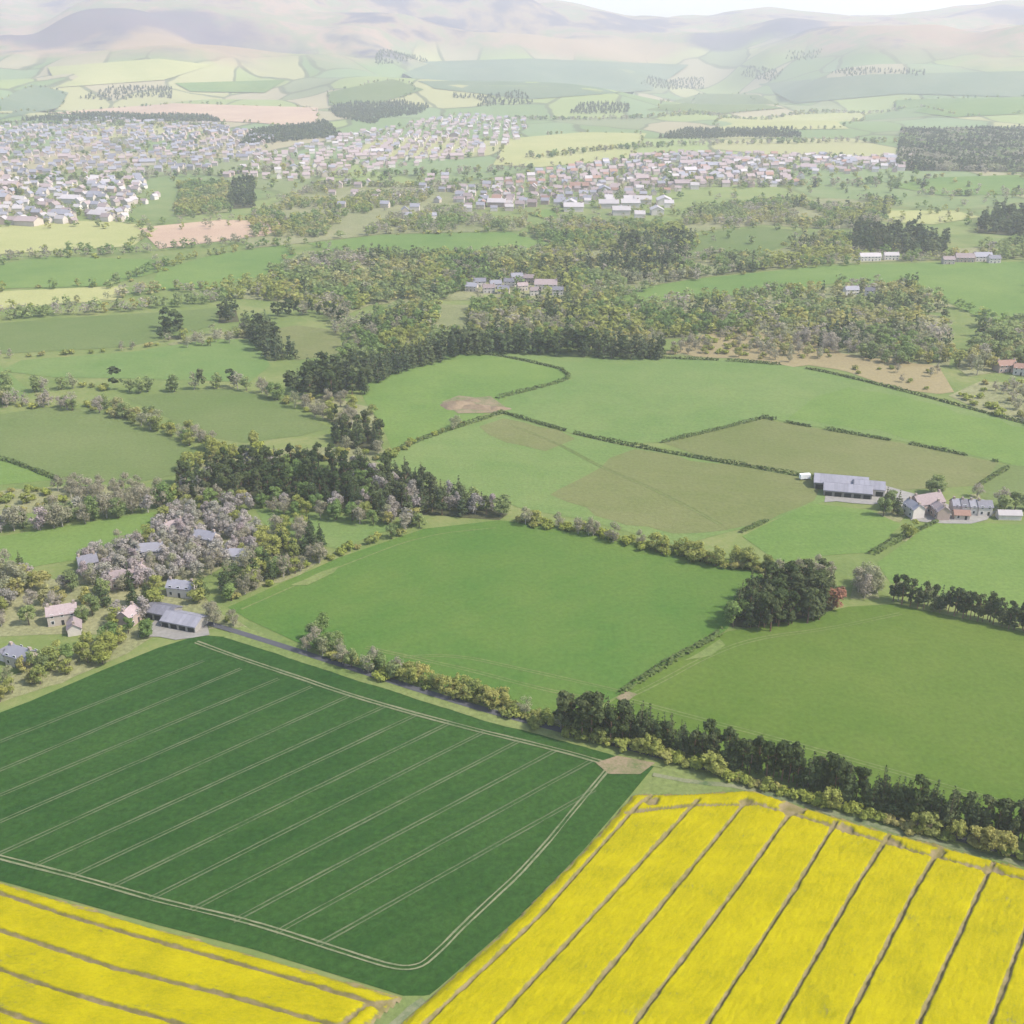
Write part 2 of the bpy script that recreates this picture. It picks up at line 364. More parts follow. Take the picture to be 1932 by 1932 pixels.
def smooth_line(P, step):
    """resample a polyline on the ground with rounded corners"""
    for _ in range(2):
        Q = [P[0]]
        for a, b in zip(P[:-1], P[1:]): Q += [a * .75 + b * .25, a * .25 + b * .75]
        P = np.array(Q + [P[-1]])
    seg = np.hypot(*np.diff(P, axis=0).T); s = np.concatenate([[0], np.cumsum(seg)])
    t = np.linspace(0, s[-1], max(2, int(s[-1] / step) + 1))
    return np.column_stack([np.interp(t, s, P[:, 0]), np.interp(t, s, P[:, 1])])
def ribbon(name, pl, width, mat, lev=1, jit=.12, parent=None, step=1.8, pair=0.0):
    """strip on the ground; with pair > 0 two wheel ruts that far apart"""
    NSHEET[0] += 1
    P = smooth_line(np.array([at(*p) for p in pl]), step)
    T = np.gradient(P, axis=0); T /= np.linalg.norm(T, axis=1)[:, None]; Nn = np.column_stack([-T[:, 1], T[:, 0]])
    n = len(P); V = []; F = []
    k = np.ones(7) / 7
    for c in ((-pair / 2, pair / 2) if pair else (0.0,)):
        wl, wr = (width / 2 * (1 + np.convolve(rng.normal(0, jit * 2, n + 6), k, 'valid')) for _ in range(2))
        for A in (P + Nn * (c + wl)[:, None], P + Nn * (c - wr)[:, None]): V.append(np.column_stack([A, lift(A[:, 0], A[:, 1], lev)]))
        o = (len(V) - 2) * n
        F += [(o + i, o + n + i, o + n + i + 1, o + i + 1) for i in range(n - 1)]
    o = link(name, mesh_np(name, np.vstack(V), np.array(F), [M[mat]], None, True), parent)
    if parent is None: tag(o, kind='structure')
    return o

# ------------------------------------------------------------------ fields, near to far
wheat = sheet('wheat_field', [(-260, 1440), (-60, 1368), (60, 1322), (130, 1292), (200, 1262), (300, 1222), (375, 1199), (450, 1203), (600, 1246), (760, 1302), (900, 1347), (1050, 1387), (1195, 1424),
      (1235, 1445), (1190, 1500), (1100, 1605), (980, 1730), (830, 1862), (795, 1890), (700, 1860), (480, 1792), (300, 1746), (100, 1690), (0, 1662), (-260, 1590)], 'wheat', 0, 7)
TRAM = [[(-60, 1424), (385, 1247)], [(-60, 1479), (455, 1262)], [(-60, 1526), (526, 1281)], [(-60, 1577), (588, 1296)], [(-60, 1638), (658, 1314)]]
for k in range(1, 9):                                  # parallel passes from the foot track to the top track
    x0, m = -68 + 115 * k, .44 + .015 * k
    xa = (1642 + m * x0 - 1618) / (.275 + m); xb = min((1642 + m * x0 - 1325 + .265 * 700) / (.265 + m), 1122)
    TRAM.append([(xa, 1642 - m * (xa - x0)), (xb, 1642 - m * (xb - x0))])
for tl in TRAM:
    ribbon('tramline', tl, .46, 'tramline', 1, .3, wheat, 1.5, 1.15)
    
ribbon('field_track', [(370, 1212), (440, 1238), (560, 1278), (700, 1325), (900, 1379), (1060, 1417), (1150, 1443)], 0.62, 'track', 2, .3, None, 1.5, 1.35)
ribbon('field_track', [(1150, 1448), (1090, 1520), (1000, 1630), (900, 1722), (815, 1808), (785, 1828), (740, 1826), (650, 1797), (480, 1742), (300, 1700), (170, 1662), (0, 1618), (-80, 1598)], 0.5, 'track', 2, .3, None, 1.5, 1.2)
sheet('gateway', [(1122, 1434), (1160, 1430), (1215, 1436), (1235, 1446), (1205, 1462), (1150, 1456)], 'gate', 2, 3, .9)
sheet('headland', [(1205, 1500), (1228, 1472), (1250, 1450), (1330, 1462), (1480, 1500), (1660, 1556), (1840, 1606), (1960, 1640), (2520, 1790), (2520, 1830), (1960, 1680), (1760, 1622), (1640, 1592), (1490, 1545), (1420, 1516), (1300, 1520), (1215, 1516)], 'verge', 1, 5)
ribbon('farm_track', [(1232, 1462), (1300, 1476), (1400, 1486), (1500, 1513), (1640, 1556), (1760, 1588), (1932, 1633), (2150, 1690), (2500, 1783)], 1.9, 'track', 2, .3)
ribbon('verge', [(440, 1192), (640, 1256), (880, 1333), (1050, 1378), (1225, 1426), (1371, 1464), (1466, 1490), (1623, 1533), (1833, 1595), (1960, 1630), (2150, 1684), (2500, 1777)], 9.5, 'verge', 1, .06)
ribbon('road', [(300, 1150), (440, 1190), (640, 1254), (880, 1331), (1050, 1376), (1225, 1422), (1371, 1460), (1466, 1486), (1623, 1529), (1833, 1590), (1960, 1625), (2150, 1678), (2500, 1771)], 2.8, 'asphalt', 2, .02)

sheet('pasture', [(430, 1146), (640, 1052), (800, 998), (940, 982), (1070, 994), (1250, 1036), (1400, 1072), (1440, 1085), (1370, 1190), (1250, 1256), (1170, 1310), (1060, 1372), (960, 1340), (880, 1312), (760, 1280), (640, 1240), (560, 1212), (470, 1170)], 'pasture', 0, 9)
sheet('pasture', [(1172, 1312), (1250, 1258), (1372, 1192), (1500, 1170), (1600, 1145), (1690, 1140), (1932, 1192), (2560, 1330), (2560, 1756), (1932, 1590), (1700, 1530), (1480, 1470), (1250, 1412), (1080, 1376)], 'pasture_warm', 0, 9)
sheet('meadow', [(700, 868), (810, 824), (950, 784), (1080, 820), (1180, 842), (1340, 870), (1480, 893), (1560, 908), (1640, 920), (1560, 945), (1440, 988), (1360, 1008), (1280, 1030), (1100, 980), (985, 960), (860, 915), (760, 885)], 'meadow', 0, 11)
sheet('meadow', [(1040, 935), (1130, 880), (1190, 846), (1340, 872), (1480, 895), (1555, 912), (1540, 942), (1440, 985), (1360, 1004), (1250, 1006), (1130, 972)], 'dry', 1, 11, 1.5)
sheet('dry_corner', [(900, 806), (950, 790), (1050, 812), (1085, 828), (1030, 850), (960, 836)], 'dry', 1, 11, 1.5)
sheet('meadow', [(675, 725), (700, 706), (860, 662), (960, 672), (1062, 698), (1078, 714), (1020, 732), (958, 746), (940, 772), (880, 795), (810, 822), (740, 850), (720, 800), (690, 760)], 'lush', 0, 12)
sheet('meadow', [(868, 662), (960, 660), (1240, 674), (1380, 680), (1520, 694), (1700, 738), (1932, 800), (2400, 918), (2400, 990), (1875, 870), (1700, 832), (1506, 800), (1440, 788), (1250, 834), (1180, 838), (1080, 818), (952, 784), (945, 765), (960, 746), (1080, 715), (1062, 697)], 'meadow', 0, 14)
sheet('meadow', [(1600, 730), (1700, 748), (1932, 810), (2000, 830), (2000, 900), (1800, 850), (1650, 815), (1500, 790), (1540, 750)], 'lush', 1, 14, 2)
sheet('stubble_field', [(1252, 836), (1440, 791), (1506, 803), (1700, 836), (1880, 873), (1900, 884), (1850, 916), (1700, 925), (1560, 905), (1470, 890), (1340, 867)], 'dry', 0, 12)
sheet('meadow', [(1880, 876), (1940, 880), (2100, 900), (2100, 980), (1900, 965), (1840, 930), (1855, 915)], 'pale', 0, 12)
sheet('paddock', [(1400, 1012), (1440, 992), (1530, 950), (1640, 962), (1700, 990), (1650, 1042), (1560, 1048), (1470, 1062)], 'lush', 0, 10)
sheet('pasture', [(1655, 1062), (1720, 1014), (1765, 984), (1932, 990), (2400, 1012), (2400, 1262), (1932, 1160), (1720, 1112), (1680, 1100)], 'lush', 0, 10)
sheet('scrub_ground', [(1245, 668), (1290, 640), (1370, 618), (1450, 628), (1520, 640), (1600, 670), (1780, 690), (1800, 740), (1720, 738), (1600, 705), (1520, 690), (1380, 678)], 'tan', 0, 14, 3)
M['worn'] = grass_mat('worn_grass', rgb(.100, .140, .040), rgb(.150, .165, .062), None, .6, .3)
ribbon('field_path', [(690, 1222), (800, 1246), (900, 1268), (1010, 1298), (1110, 1318)], .5, 'worn', 1, .3, None, 2.0, 1.4)
ribbon('field_path', [(760, 1240), (860, 1236), (980, 1262), (1090, 1286), (1165, 1304)], .45, 'worn', 1, .3, None, 2.0, 1.3)
ribbon('field_path', [(455, 1150), (560, 1104), (660, 1062), (800, 1010), (935, 996)], .8, 'worn', 1, .4, None, 2.0)
ribbon('field_path', [(1190, 1322), (1300, 1352), (1480, 1398), (1700, 1460), (1930, 1524)], .5, 'worn', 1, .3, None, 2.0, 1.5)
ribbon('field_path', [(1180, 1318), (1240, 1290), (1330, 1240), (1420, 1205), (1560, 1188), (1700, 1158)], .5, 'worn', 1, .3, None, 2.0, 1.5)
ribbon('field_path', [(960, 800), (1060, 840), (1130, 880), (1250, 930), (1360, 990)], .6, 'worn', 2, .3, None, 3.0, 1.6)
sheet('worn_ground', [(1286, 1246), (1310, 1228), (1352, 1208), (1366, 1214), (1330, 1238)], 'verge', 2, 4, .8)
sheet('worn_ground', [(545, 1106), (580, 1092), (640, 1070), (628, 1082), (580, 1104)], 'verge', 2, 4, .8)
sheet('worn_ground', [(1150, 1316), (1180, 1302), (1205, 1308), (1180, 1326)], 'gate', 2, 3, .9)
# left side
sheet('meadow', [(-80, 615), (0, 610), (160, 598), (330, 588), (420, 580), (400, 615), (310, 640), (240, 655), (0, 668), (-80, 672)], 'pale', 0, 14)
sheet('meadow', [(0, 700), (40, 680), (250, 664), (400, 640), (480, 640), (510, 690), (470, 722), (330, 716), (100, 712)], 'meadow', 0, 14)
sheet('meadow', [(512, 622), (560, 614), (640, 624), (646, 668), (560, 680)], 'dry', 0, 14)
sheet('meadow', [(240, 752), (300, 742), (420, 733), (500, 746), (560, 775), (625, 808), (570, 822), (460, 836), (400, 826), (320, 790)], 'pale', 0, 13)
sheet('meadow', [(-120, 800), (0, 782), (110, 766), (200, 778), (300, 818), (400, 862), (340, 895), (250, 912), (140, 905), (60, 884), (0, 862), (-120, 850)], 'pale', 0, 12)
sheet('meadow', [(-120, 850), (0, 862), (60, 884), (110, 905), (0, 915), (-120, 920)], 'lush', 0, 12)
sheet('paddock', [(-80, 1040), (0, 1012), (140, 990), (290, 966), (330, 980), (280, 1010), (150, 1055), (60, 1070), (-80, 1090)], 'lush', 0, 10)
sheet('paddock', [(480, 958), (620, 970), (760, 992), (700, 1012), (640, 1036), (560, 1020), (500, 990)], 'meadow', 0, 10)
sheet('meadow', [(-80, 512), (0, 500), (80, 484), (290, 490), (330, 505), (200, 540), (0, 545), (-80, 550)], 'lush', 0, 20)
sheet('meadow', [(300, 510), (400, 482), (540, 462), (560, 480), (500, 520), (400, 545), (280, 548)], 'lush', 0, 20)
sheet('meadow', [(-80, 556), (0, 550), (230, 540), (230, 565), (0, 585), (-80, 590)], 'yellowish', 0, 20)
sheet('meadow', [(-60, 640), (0, 690), (60, 740), (0, 770), (-80, 780)], 'meadow', 0, 14)
# middle distance
sheet('meadow', [(580, 460), (720, 444), (960, 438), (1045, 462), (960, 482), (640, 478)], 'lush', 0, 22)
sheet('meadow', [(1170, 562), (1200, 545), (1300, 528), (1560, 502), (1740, 496), (1990, 494), (1990, 560), (1990, 620), (1840, 596), (1740, 545), (1600, 532), (1400, 556), (1200, 574)], 'lush', 0, 18)
sheet('meadow', [(1280, 470), (1330, 440), (1440, 428), (1540, 440), (1440, 478), (1300, 488)], 'pale', 0, 22)
sheet('meadow', [(1680, 352), (1760, 336), (1990, 328), (1990, 366), (1780, 370)], 'lush', 0, 26)
sheet('meadow', [(1640, 398), (1800, 398), (1850, 410), (1760, 424), (1660, 418)], 'yellowish', 0, 24)
sheet('meadow', [(260, 430), (420, 415), (560, 420), (500, 445), (300, 470)], 'pink_soil', 0, 24)
sheet('meadow', [(-60, 430), (200, 415), (300, 430), (250, 465), (0, 480), (-60, 480)], 'yellowish', 0, 24)
sheet('meadow', [(960, 262), (1100, 250), (1220, 252), (1190, 300), (1020, 316), (930, 312)], 'yellowish', 0, 40)
sheet('meadow', [(1000, 405), (1030, 395), (1060, 400), (1040, 418)], 'lush', 0, 24)
# hill foot and slopes
for nm, mt, pl in [
    ('hill_pasture', 'teal', [(760, 140), (800, 118), (1000, 112), (1300, 124), (1230, 172), (1000, 188), (820, 168)]),
    ('hill_pasture', 'teal', [(1430, 160), (1640, 142), (2000, 134), (2000, 186), (1700, 178), (1500, 196)]),
    ('hill_pasture', 'lush', [(1690, 190), (2000, 182), (2000, 212), (1800, 222), (1690, 208)]),
    ('tilled_field', 'pink_soil', [(90, 214), (330, 196), (600, 204), (600, 242), (480, 232), (330, 226)]),
    ('hill_pasture', 'lush', [(330, 158), (540, 152), (500, 176), (360, 174)]),
    ('hill_pasture', 'yellowish', [(90, 128), (300, 112), (400, 124), (310, 152), (110, 166)]),
    ('hill_pasture', 'yellowish', [(1360, 224), (1640, 212), (1600, 244), (1340, 246)]),
    ('hill_pasture', 'teal', [(0, 190), (60, 160), (130, 176), (110, 205), (0, 226)]),
    ('hill_pasture', 'pale', [(1320, 178), (1430, 180), (1480, 205), (1360, 215), (1220, 208)]),
    ('hill_pasture', 'pale', [(620, 175), (740, 150), (800, 170), (700, 200), (620, 200)]),
]:
    sheet(nm, pl, mt, 0)

# ------------------------------------------------------------------ oilseed rape: raised canopy with drilled wheelings
q = N('rape_in_flower'); p = q.pos()
fl = q.n('ShaderNodeAttribute', attribute_name='flower').outputs['Fac']
n1 = q.noise(.09, 5, p, .7); n2 = q.noise(2.2, 4, p, .75); n3 = q.noise(.4, 3, p, .6)
yel = q.ramp(q.math('ADD', q.math('MULTIPLY', n1, .55), q.math('MULTIPLY', n2, .45)), [(.34, rgb(.215, .200, .0015)), (.5, rgb(.29, .248, .0015)), (.64, rgb(.335, .290, .002))])
stem = q.ramp(n3, [(.35, rgb(.15, .130, .045)), (.65, rgb(.22, .175, .095))])
f = q.math('ADD', fl, q.math('MULTIPLY', q.math('SUBTRACT', n2, .5), .5))
yel = q.mix(1.0, yel, q.ramp(fl, [(.5, rgb(.80, .86, .8)), (.8, rgb(.97, .98, 1)), (1, rgb(1.06, 1.05, 1))]), 'MULTIPLY')
q.bsdf(q.mix(q.mapr(f, .36, .66, 0, 1), stem, yel), .9, (n2, .5, .2), .02); M['rape'] = q.m
def rape(name, pl, lines, direc, label, wid=.27, bare=()):
    poly = pts(pl, True, 30); a, b = at(*direc[0]), at(*direc[1]); u = np.array(b) - np.array(a); u /= np.linalg.norm(u); v = np.array([-u[1], u[0]])
    S, T = poly @ u, poly @ v
    gs, gt = np.meshgrid(np.arange(S.min() - 1, S.max() + 1, .75), np.arange(T.min() - 1, T.max() + 1, .34), indexing='ij')
    X = gs * u[0] + gt * v[0]; Y = gs * u[1] + gt * v[1]
    wob = (vnoise(X / 3, Y / 3, 4) - .5) * 1.0
    ins = inside(poly, X + wob, Y + wob)
    hgt = np.where(ins, 1.25, .02)
    hgt += ins * (.20 * (vnoise(X / 1.3, Y / 1.3, 2) - .5) + .14 * (vnoise(X / 6, Y / 6, 8) - .5) + rng.normal(0, .055, X.shape))
    ed = line_dist(np.vstack([poly, poly[:1]]), X, Y) + wob * .8
    hgt = np.where(ins, hgt * (.35 + .65 * sstep(.1, 2.2, ed)), hgt)
    fl = np.where(ins, .45 + .55 * sstep(.1, 1.4, ed), 0.0) * np.clip(.9 + .35 * (vnoise(X / 9, Y / 2.2, 21) - .4), 0, 1)
    fl = fl + rng.normal(0, .11, X.shape) * ins
    fl = fl - .22 * np.clip(vnoise(X / 5, Y / 1.4, 44) - .55, 0, 1)
    thin = vnoise(X / 14, Y / 14, 31)
    fl = np.where(thin < .10, fl * .8, fl)
    for L in lines:
        P = np.array([at(*p) for p in L]); d = line_dist(P, X, Y) + (vnoise(X / 2.5, Y / 2.5, 6) - .5) * .35
        k = np.clip((d - wid * .75) / .35, 0, 1)
        mid = np.clip(1 - d / .22, 0, 1) * .35
        hgt = hgt * k + (1 - k) * (.12 + mid); fl = fl * np.clip((d - wid) / .45, 0, 1)
    for bx, by, br in bare:
        c_ = at(bx, by); d = np.hypot(X - c_[0], (Y - c_[1]) * 1.3) / br + (vnoise(X / 1.6, Y / 1.6, 77) - .5) * 1.1
        k = np.clip((d - .6) / .5, 0, 1); hgt = hgt * (.2 + .8 * k); fl = fl * k
    use = ins[:-1, :-1] | ins[1:, :-1] | ins[:-1, 1:] | ins[1:, 1:]
    ii = np.arange(X.size).reshape(X.shape)
    F = np.stack([ii[:-1, :-1], ii[1:, :-1], ii[1:, 1:], ii[:-1, 1:]], -1)[use]
    keep = np.zeros(X.size, bool); keep[F.ravel()] = True; re = np.cumsum(keep) - 1
    V = np.column_stack([X.ravel(), Y.ravel(), ground(X.ravel(), Y.ravel()) + .22 + hgt.ravel()])[keep]
    me = mesh_np(name, V, re[F], [M['rape']], None, True)
    at_ = me.attributes.new('flower', 'FLOAT', 'POINT'); at_.data.foreach_set('value', fl.ravel()[keep].astype(np.float32))
    o = link(name, me); tag(o, label, 'crop', None, 'stuff'); return o
def sc2(L): return [(x * .966, y * .966) for x, y in L]
RL = [sc2(l) for l in ([(1270, 1560), (1244, 1580), (1050, 1800), (842, 1996), (740, 2090)], [(1362, 1569), (1170, 1780), (969, 2000), (880, 2100)], [(1456, 1572), (1314, 1746), (1110, 1996), (1020, 2110)],
      [(1540, 1598), (1434, 1746), (1244, 2000), (1165, 2110)], [(1632, 1612), (1550, 1746), (1386, 2000), (1315, 2110)], [(1737, 1634), (1666, 1746), (1522, 2000), (1462, 2110)],
      [(1837, 1660), (1785, 1746), (1655, 2000), (1602, 2110)], [(1940, 1690), (1912, 1746), (1795, 2000), (1748, 2110)], [(2040, 1715), (1935, 2000), (1895, 2110)], [(2140, 1740), (2070, 2000), (2040, 2110)], [(2245, 1768), (2206, 2000), (2188, 2110)], [(2350, 1796), (2342, 2000), (2338, 2110)], [(2455, 1824), (2478, 2000), (2490, 2110)])]
RL.append([(1180, 1540), (1300, 1526), (1430, 1524), (1560, 1562), (1700, 1606), (1932, 1666), (2150, 1724), (2500, 1817)])
rape('rape_crop', [(1195, 1502), (1290, 1502), (1420, 1494), (1490, 1519), (1640, 1565), (1760, 1597), (1932, 1643), (2180, 1707), (2500, 1792), (2560, 2050), (640, 2050), (700, 1985), (815, 1884), (960, 1752), (1060, 1650), (1110, 1600), (1190, 1510)],
     RL, ((1100, 1790), (1300, 1590)), 'yellow flowering rape crop with slanting wheel lines running up from the wheat corner', .27,
     [(1490, 1532, 3.4), (1405, 1516, 1.8), (1600, 1572, 2.4), (1685, 1596, 2.6), (1770, 1616, 2.2), (1868, 1646, 2.4), (1230, 1516, 2.4)])
LL = [[(-100, 1665), (0, 1692), (150, 1742), (385, 1808), (560, 1857), (672, 1890), (730, 1912)], [(-100, 1728), (0, 1762), (210, 1832), (437, 1888), (602, 1934), (660, 1950)], [(-100, 1798), (0, 1836), (112, 1876), (308, 1930), (480, 1980), (600, 2012)],
      [(-100, 1876), (0, 1913), (140, 1962), (330, 2018)], [(-100, 1955), (0, 1990), (100, 2025)], [(760, 1890), (690, 1905), (655, 1932), (600, 1985), (540, 2050)]]
rape('rape_crop', [(-180, 1615), (0, 1668), (100, 1698), (300, 1757), (480, 1806), (640, 1852), (755, 1886), (722, 1912), (668, 1965), (580, 2050), (-180, 2050)], LL, ((0, 1692), (560, 1857)),
     'yellow flowering rape crop with wheel lines along the foot of the wheat field')
ribbon('field_track', [(800, 1888), (770, 1908), (735, 1945), (650, 2030)], 2.2, 'track', 2, .2)
sheet('headland', [(560, 2060), (700, 1910), (760, 1880), (800, 1880), (830, 1875), (760, 1940), (640, 2060)], 'verge', 1, 4)

# ------------------------------------------------------------------ trees
def quads(C, Nn, S, asp=.75):
    """leaf-sized quads: centres, facing directions, sizes"""
    n = len(C); Nn = Nn / (np.linalg.norm(Nn, axis=1)[:, None] + 1e-9)
    r = rng.normal(size=(n, 3)); t = np.cross(Nn, r); t /= np.linalg.norm(t, axis=1)[:, None] + 1e-9; b = np.cross(Nn, t)
    S = np.broadcast_to(S, (n,))[:, None] * .5
    V = np.stack([C - t * S - b * S * asp, C + t * S * .8 - b * S * asp * .9, C + t * S + b * S * asp, C - t * S * .7 + b * S * asp], 1).reshape(-1, 3)
    return V, np.arange(4 * n).reshape(n, 4)
def tube(P, rad, k=5):
    P = np.array(P, float); V = []; F = []
    for i, (c, r) in enumerate(zip(P, rad)):
        for j in range(k):
            a = 2 * math.pi * j / k; V.append((c[0] + r * math.cos(a), c[1] + r * math.sin(a), c[2]))
    for i in range(len(P) - 1):
        for j in range(k): F.append((i * k + j, i * k + (j + 1) % k, (i + 1) * k + (j + 1) % k, (i + 1) * k + j))
    return np.array(V), np.array(F)
def join(parts):
    V = []; F = []; o = 0
    for v, f in parts: V.append(v); F.append(f + o); o += len(v)
    return np.vstack(V), np.vstack(F)
def sph(n):
    v = rng.normal(size=(n, 3)); return v / np.linalg.norm(v, axis=1)[:, None]
def clumps(kind):
    """unit-height (1 m) crown clumps: centre, radii"""
    out = []
    if kind == 'pine':
        n = rng.integers(13, 17)
        for i in range(n):
            z = rng.uniform(.28, .93); rr = .115 * (1 - abs(z - .55) * 1.1); a = rng.uniform(0, 6.28)
            out.append(((rr * math.cos(a), rr * math.sin(a), z), (rng.uniform(.07, .115),) * 2 + (rng.uniform(.06, .10),)))
        out.append(((0, 0, .93), (.08, .08, .07)))
    elif kind == 'conifer':
        n = 9
        for i in range(n):
            z = .16 + .8 * i / (n - 1); r0 = .20 * (1.04 - (z - .1)) + .015
            for k in range(3 if i < 6 else 1):
                a = rng.uniform(0, 6.28); rr = r0 * .55 if i < 6 else 0
                out.append(((rr * math.cos(a), rr * math.sin(a), z), (r0 * .65, r0 * .65, .07)))
    elif kind in ('broadleaf', 'budding', 'copper'):
        n = rng.integers(11, 15)
        for i in range(n):
            d = sph(1)[0]; z = .52 + .34 * d[2]; rr = .29 * rng.uniform(.5, 1)
            out.append(((d[0] * rr, d[1] * rr, z), tuple(rng.uniform(.12, .19, 3) * (1, 1, .85))))
    elif kind in ('bare', 'blossom'):
        n = rng.integers(12, 16)
        for i in range(n):
            d = sph(1)[0]; z = .54 + .33 * d[2]; rr = .27 * rng.uniform(.4, 1)
            out.append(((d[0] * rr, d[1] * rr, z), tuple(rng.uniform(.11, .18, 3))))
    else:
        n = rng.integers(7, 10)
        for i in range(n):
            a = rng.uniform(0, 6.28); rr = rng.uniform(.1, .55); z = rng.uniform(.3, .68)
            out.append(((rr * math.cos(a), rr * math.sin(a), z), tuple(rng.uniform(.25, .38, 3) * (1, 1, .85))))
    return out
def crown(kind, nleaf, size, shell=.55):
    cl = clumps(kind); vol = np.array([r[0] * r[1] for _, r in cl]) ** 1.0; cnt = np.maximum(2, (vol / vol.sum() * nleaf)).astype(int)
    C, Nn = [], []
    for (c, r), k in zip(cl, cnt):
        s = sph(k)
        s[:, 2] = np.where(rng.random(k) < .3, abs(s[:, 2]), s[:, 2])
        rad = rng.uniform(shell, 1.05, (k, 1))
        C.append(np.array(c) + s * np.array(r) * rad); Nn.append(s + rng.normal(0, .35, (k, 3)) + (0, 0, .2))
    C = np.vstack(C); Nn = np.vstack(Nn)
    sz = size * rng.uniform(.6, 1.35, len(C))
    if kind in ('bare',): return quads(C, Nn, sz, .35)
    if kind == 'conifer': return quads(C, Nn, sz, .5)
    return quads(C, Nn, sz)
def trunk(kind):
    top = {'pine': .9, 'conifer': .95, 'shrub': .4}.get(kind, .62); r = {'pine': .016, 'conifer': .016, 'shrub': .03}.get(kind, .022)
    w1, w2 = rng.normal(0, .012, 2)
    ps = [tube([(0, 0, -.03), (w1, w2, top * .5), (w1 * 1.5, w2, top)], [r * 1.25, r * .8, r * .25], 6)]
    if kind not in ('conifer',):
        for i in range(6):
            a = rng.uniform(0, 6.28); z0 = top * rng.uniform(.45, .85); L = rng.uniform(.14, .26) * (1.6 if kind == 'shrub' else 1)
            ps.append(tube([(w1, w2, z0), (w1 + L * .5 * math.cos(a), w2 + L * .5 * math.sin(a), z0 + L * .45), (w1 + L * math.cos(a), w2 + L * math.sin(a), z0 + L * .9)], [r * .5, r * .3, r * .12], 4))
    return join(ps)
BARK = {'pine': 'bark_pine', 'blossom': 'bark_pale', 'bare': 'bark_pale'}
NLEAF = {'pine': (800, .052), 'conifer': (800, .052), 'broadleaf': (950, .060), 'budding': (900, .060), 'bare': (900, .062), 'blossom': (1200, .048), 'shrub': (520, .15), 'copper': (950, .060)}
PROTO = {}; FAR = {}; SMALL = {}
for k, (n, s) in NLEAF.items():
    PROTO[k] = []; SMALL[k] = []; FAR[k] = []
    for i in range(7 if k != 'copper' else 1):
        cv, cf = crown(k, n, s); tv, tf = trunk(k)
        cm = mesh_np(k + '_crown', cv, cf, [LEAF[k]]); tm = mesh_np(k + '_trunk', tv, tf, [M[BARK.get(k, 'bark')]])
        PROTO[k].append((tm, cm))
    for i in range(4):                                    # middle distance: one mesh
        cv, cf = crown(k, n // 3, s * 1.6); tv, tf = tube([(0, 0, -.03), (0, 0, .6 if k != 'shrub' else .3)], [.022, .012], 4)
        V, F = join([(cv, cf), (tv, tf)])
        SMALL[k].append(mesh_np(k + '_tree', V, F, [LEAF[k], M[BARK.get(k, 'bark')]], [0] * len(cf) + [1] * len(tf)))
    for i in range(4):
        FAR[k].append((crown(k, 64, s * 2.7), crown(k, 18, s * 5.0)))
NAMES = {'pine': ('pine_tree', 'pine tree', 'dark green pine'), 'conifer': ('conifer_tree', 'conifer', 'dark pointed conifer'), 'broadleaf': ('broadleaf_tree', 'tree', 'leafy green tree'),
         'budding': ('budding_tree', 'tree', 'yellow-green budding tree'), 'bare': ('bare_tree', 'tree', 'grey-brown leafless tree'), 'blossom': ('blossom_tree', 'tree', 'pale pinkish-white tree'),
         'shrub': ('shrub', 'shrub', 'yellowish-green shrub'), 'copper': ('copper_tree', 'tree', 'reddish-brown tree')}
HT = {'pine': (10.5, 17), 'conifer': (11, 16), 'broadleaf': (9, 13), 'budding': (8, 12), 'bare': (9, 13), 'blossom': (9, 12), 'shrub': (3, 5.5), 'copper': (11, 11)}
TREES = []                                               # (distance, kind, x, y, height, place)
def plant(kind, x, y, place, k=1.0):
    lo, hi = HT[kind]; TREES.append((math.hypot(x, y), kind, x, y, rng.uniform(lo, hi) * k, place))
def pick_at(mix, x, y):
    ks = list(mix); w_ = np.array([mix[a] * math.exp(5 * (float(vnoise(np.array(x / 38 + 17 * len(a)), np.array(y / 55 + ord(a[0])), 51)) - .5)) for a in ks]); return ks[rng.choice(len(ks), p=w_ / w_.sum())]
def pick(mix):
    ks = list(mix); w_ = np.array([mix[a] for a in ks], float); return ks[rng.choice(len(ks), p=w_ / w_.sum())]
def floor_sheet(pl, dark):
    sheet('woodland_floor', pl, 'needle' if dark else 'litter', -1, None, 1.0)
def stand(place, pl, mix, spacing, k=1.0, keep=1.0, floor=True, gap=0.0):
    """trees scattered over a patch of ground"""
    poly = pts(pl, True, 40); lo, hi = poly.min(0), poly.max(0)
    gx, gy = np.meshgrid(np.arange(lo[0], hi[0] + spacing, spacing), np.arange(lo[1], hi[1] + spacing, spacing))
    gx = gx.ravel() + rng.uniform(-.45, .45, gx.size) * spacing; gy = gy.ravel() + rng.uniform(-.45, .45, gy.size) * spacing
    far = place == 'far hill plantation'
    m = inside(wiggle(poly, 16) if far else poly, gx, gy) & (rng.random(gx.size) < keep)
    if far: m &= vnoise(gx / 130, gy / 170, 63) > .10; floor = False
    if gap: m &= vnoise(gx / 46 + 5, gy / 75 + 8, 61) > gap
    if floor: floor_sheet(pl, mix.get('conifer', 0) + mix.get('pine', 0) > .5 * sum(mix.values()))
    if not m.any(): c = poly.mean(0); plant(pick(mix), c[0], c[1], place, k)
    for x, y in zip(gx[m], gy[m]): plant(pick_at(mix, x, y), x, y, place, k)
def row(place, pl, mix, spacing, k=1.0, width=1.5, rows=1):
    P = smooth_line(np.array([at(*p) for p in pl]), spacing)
    T = np.gradient(P, axis=0); T /= np.linalg.norm(T, axis=1)[:, None] + 1e-9
    for r in range(rows):
        for (x, y), t in zip(P, T):
            o = (r - (rows - 1) / 2) * spacing * .9 + rng.uniform(-width, width); s = rng.uniform(-.4, .4) * spacing
            plant(pick_at(mix, x, y), x - t[1] * o + t[0] * s, y + t[0] * o + t[1] * s, place, k)
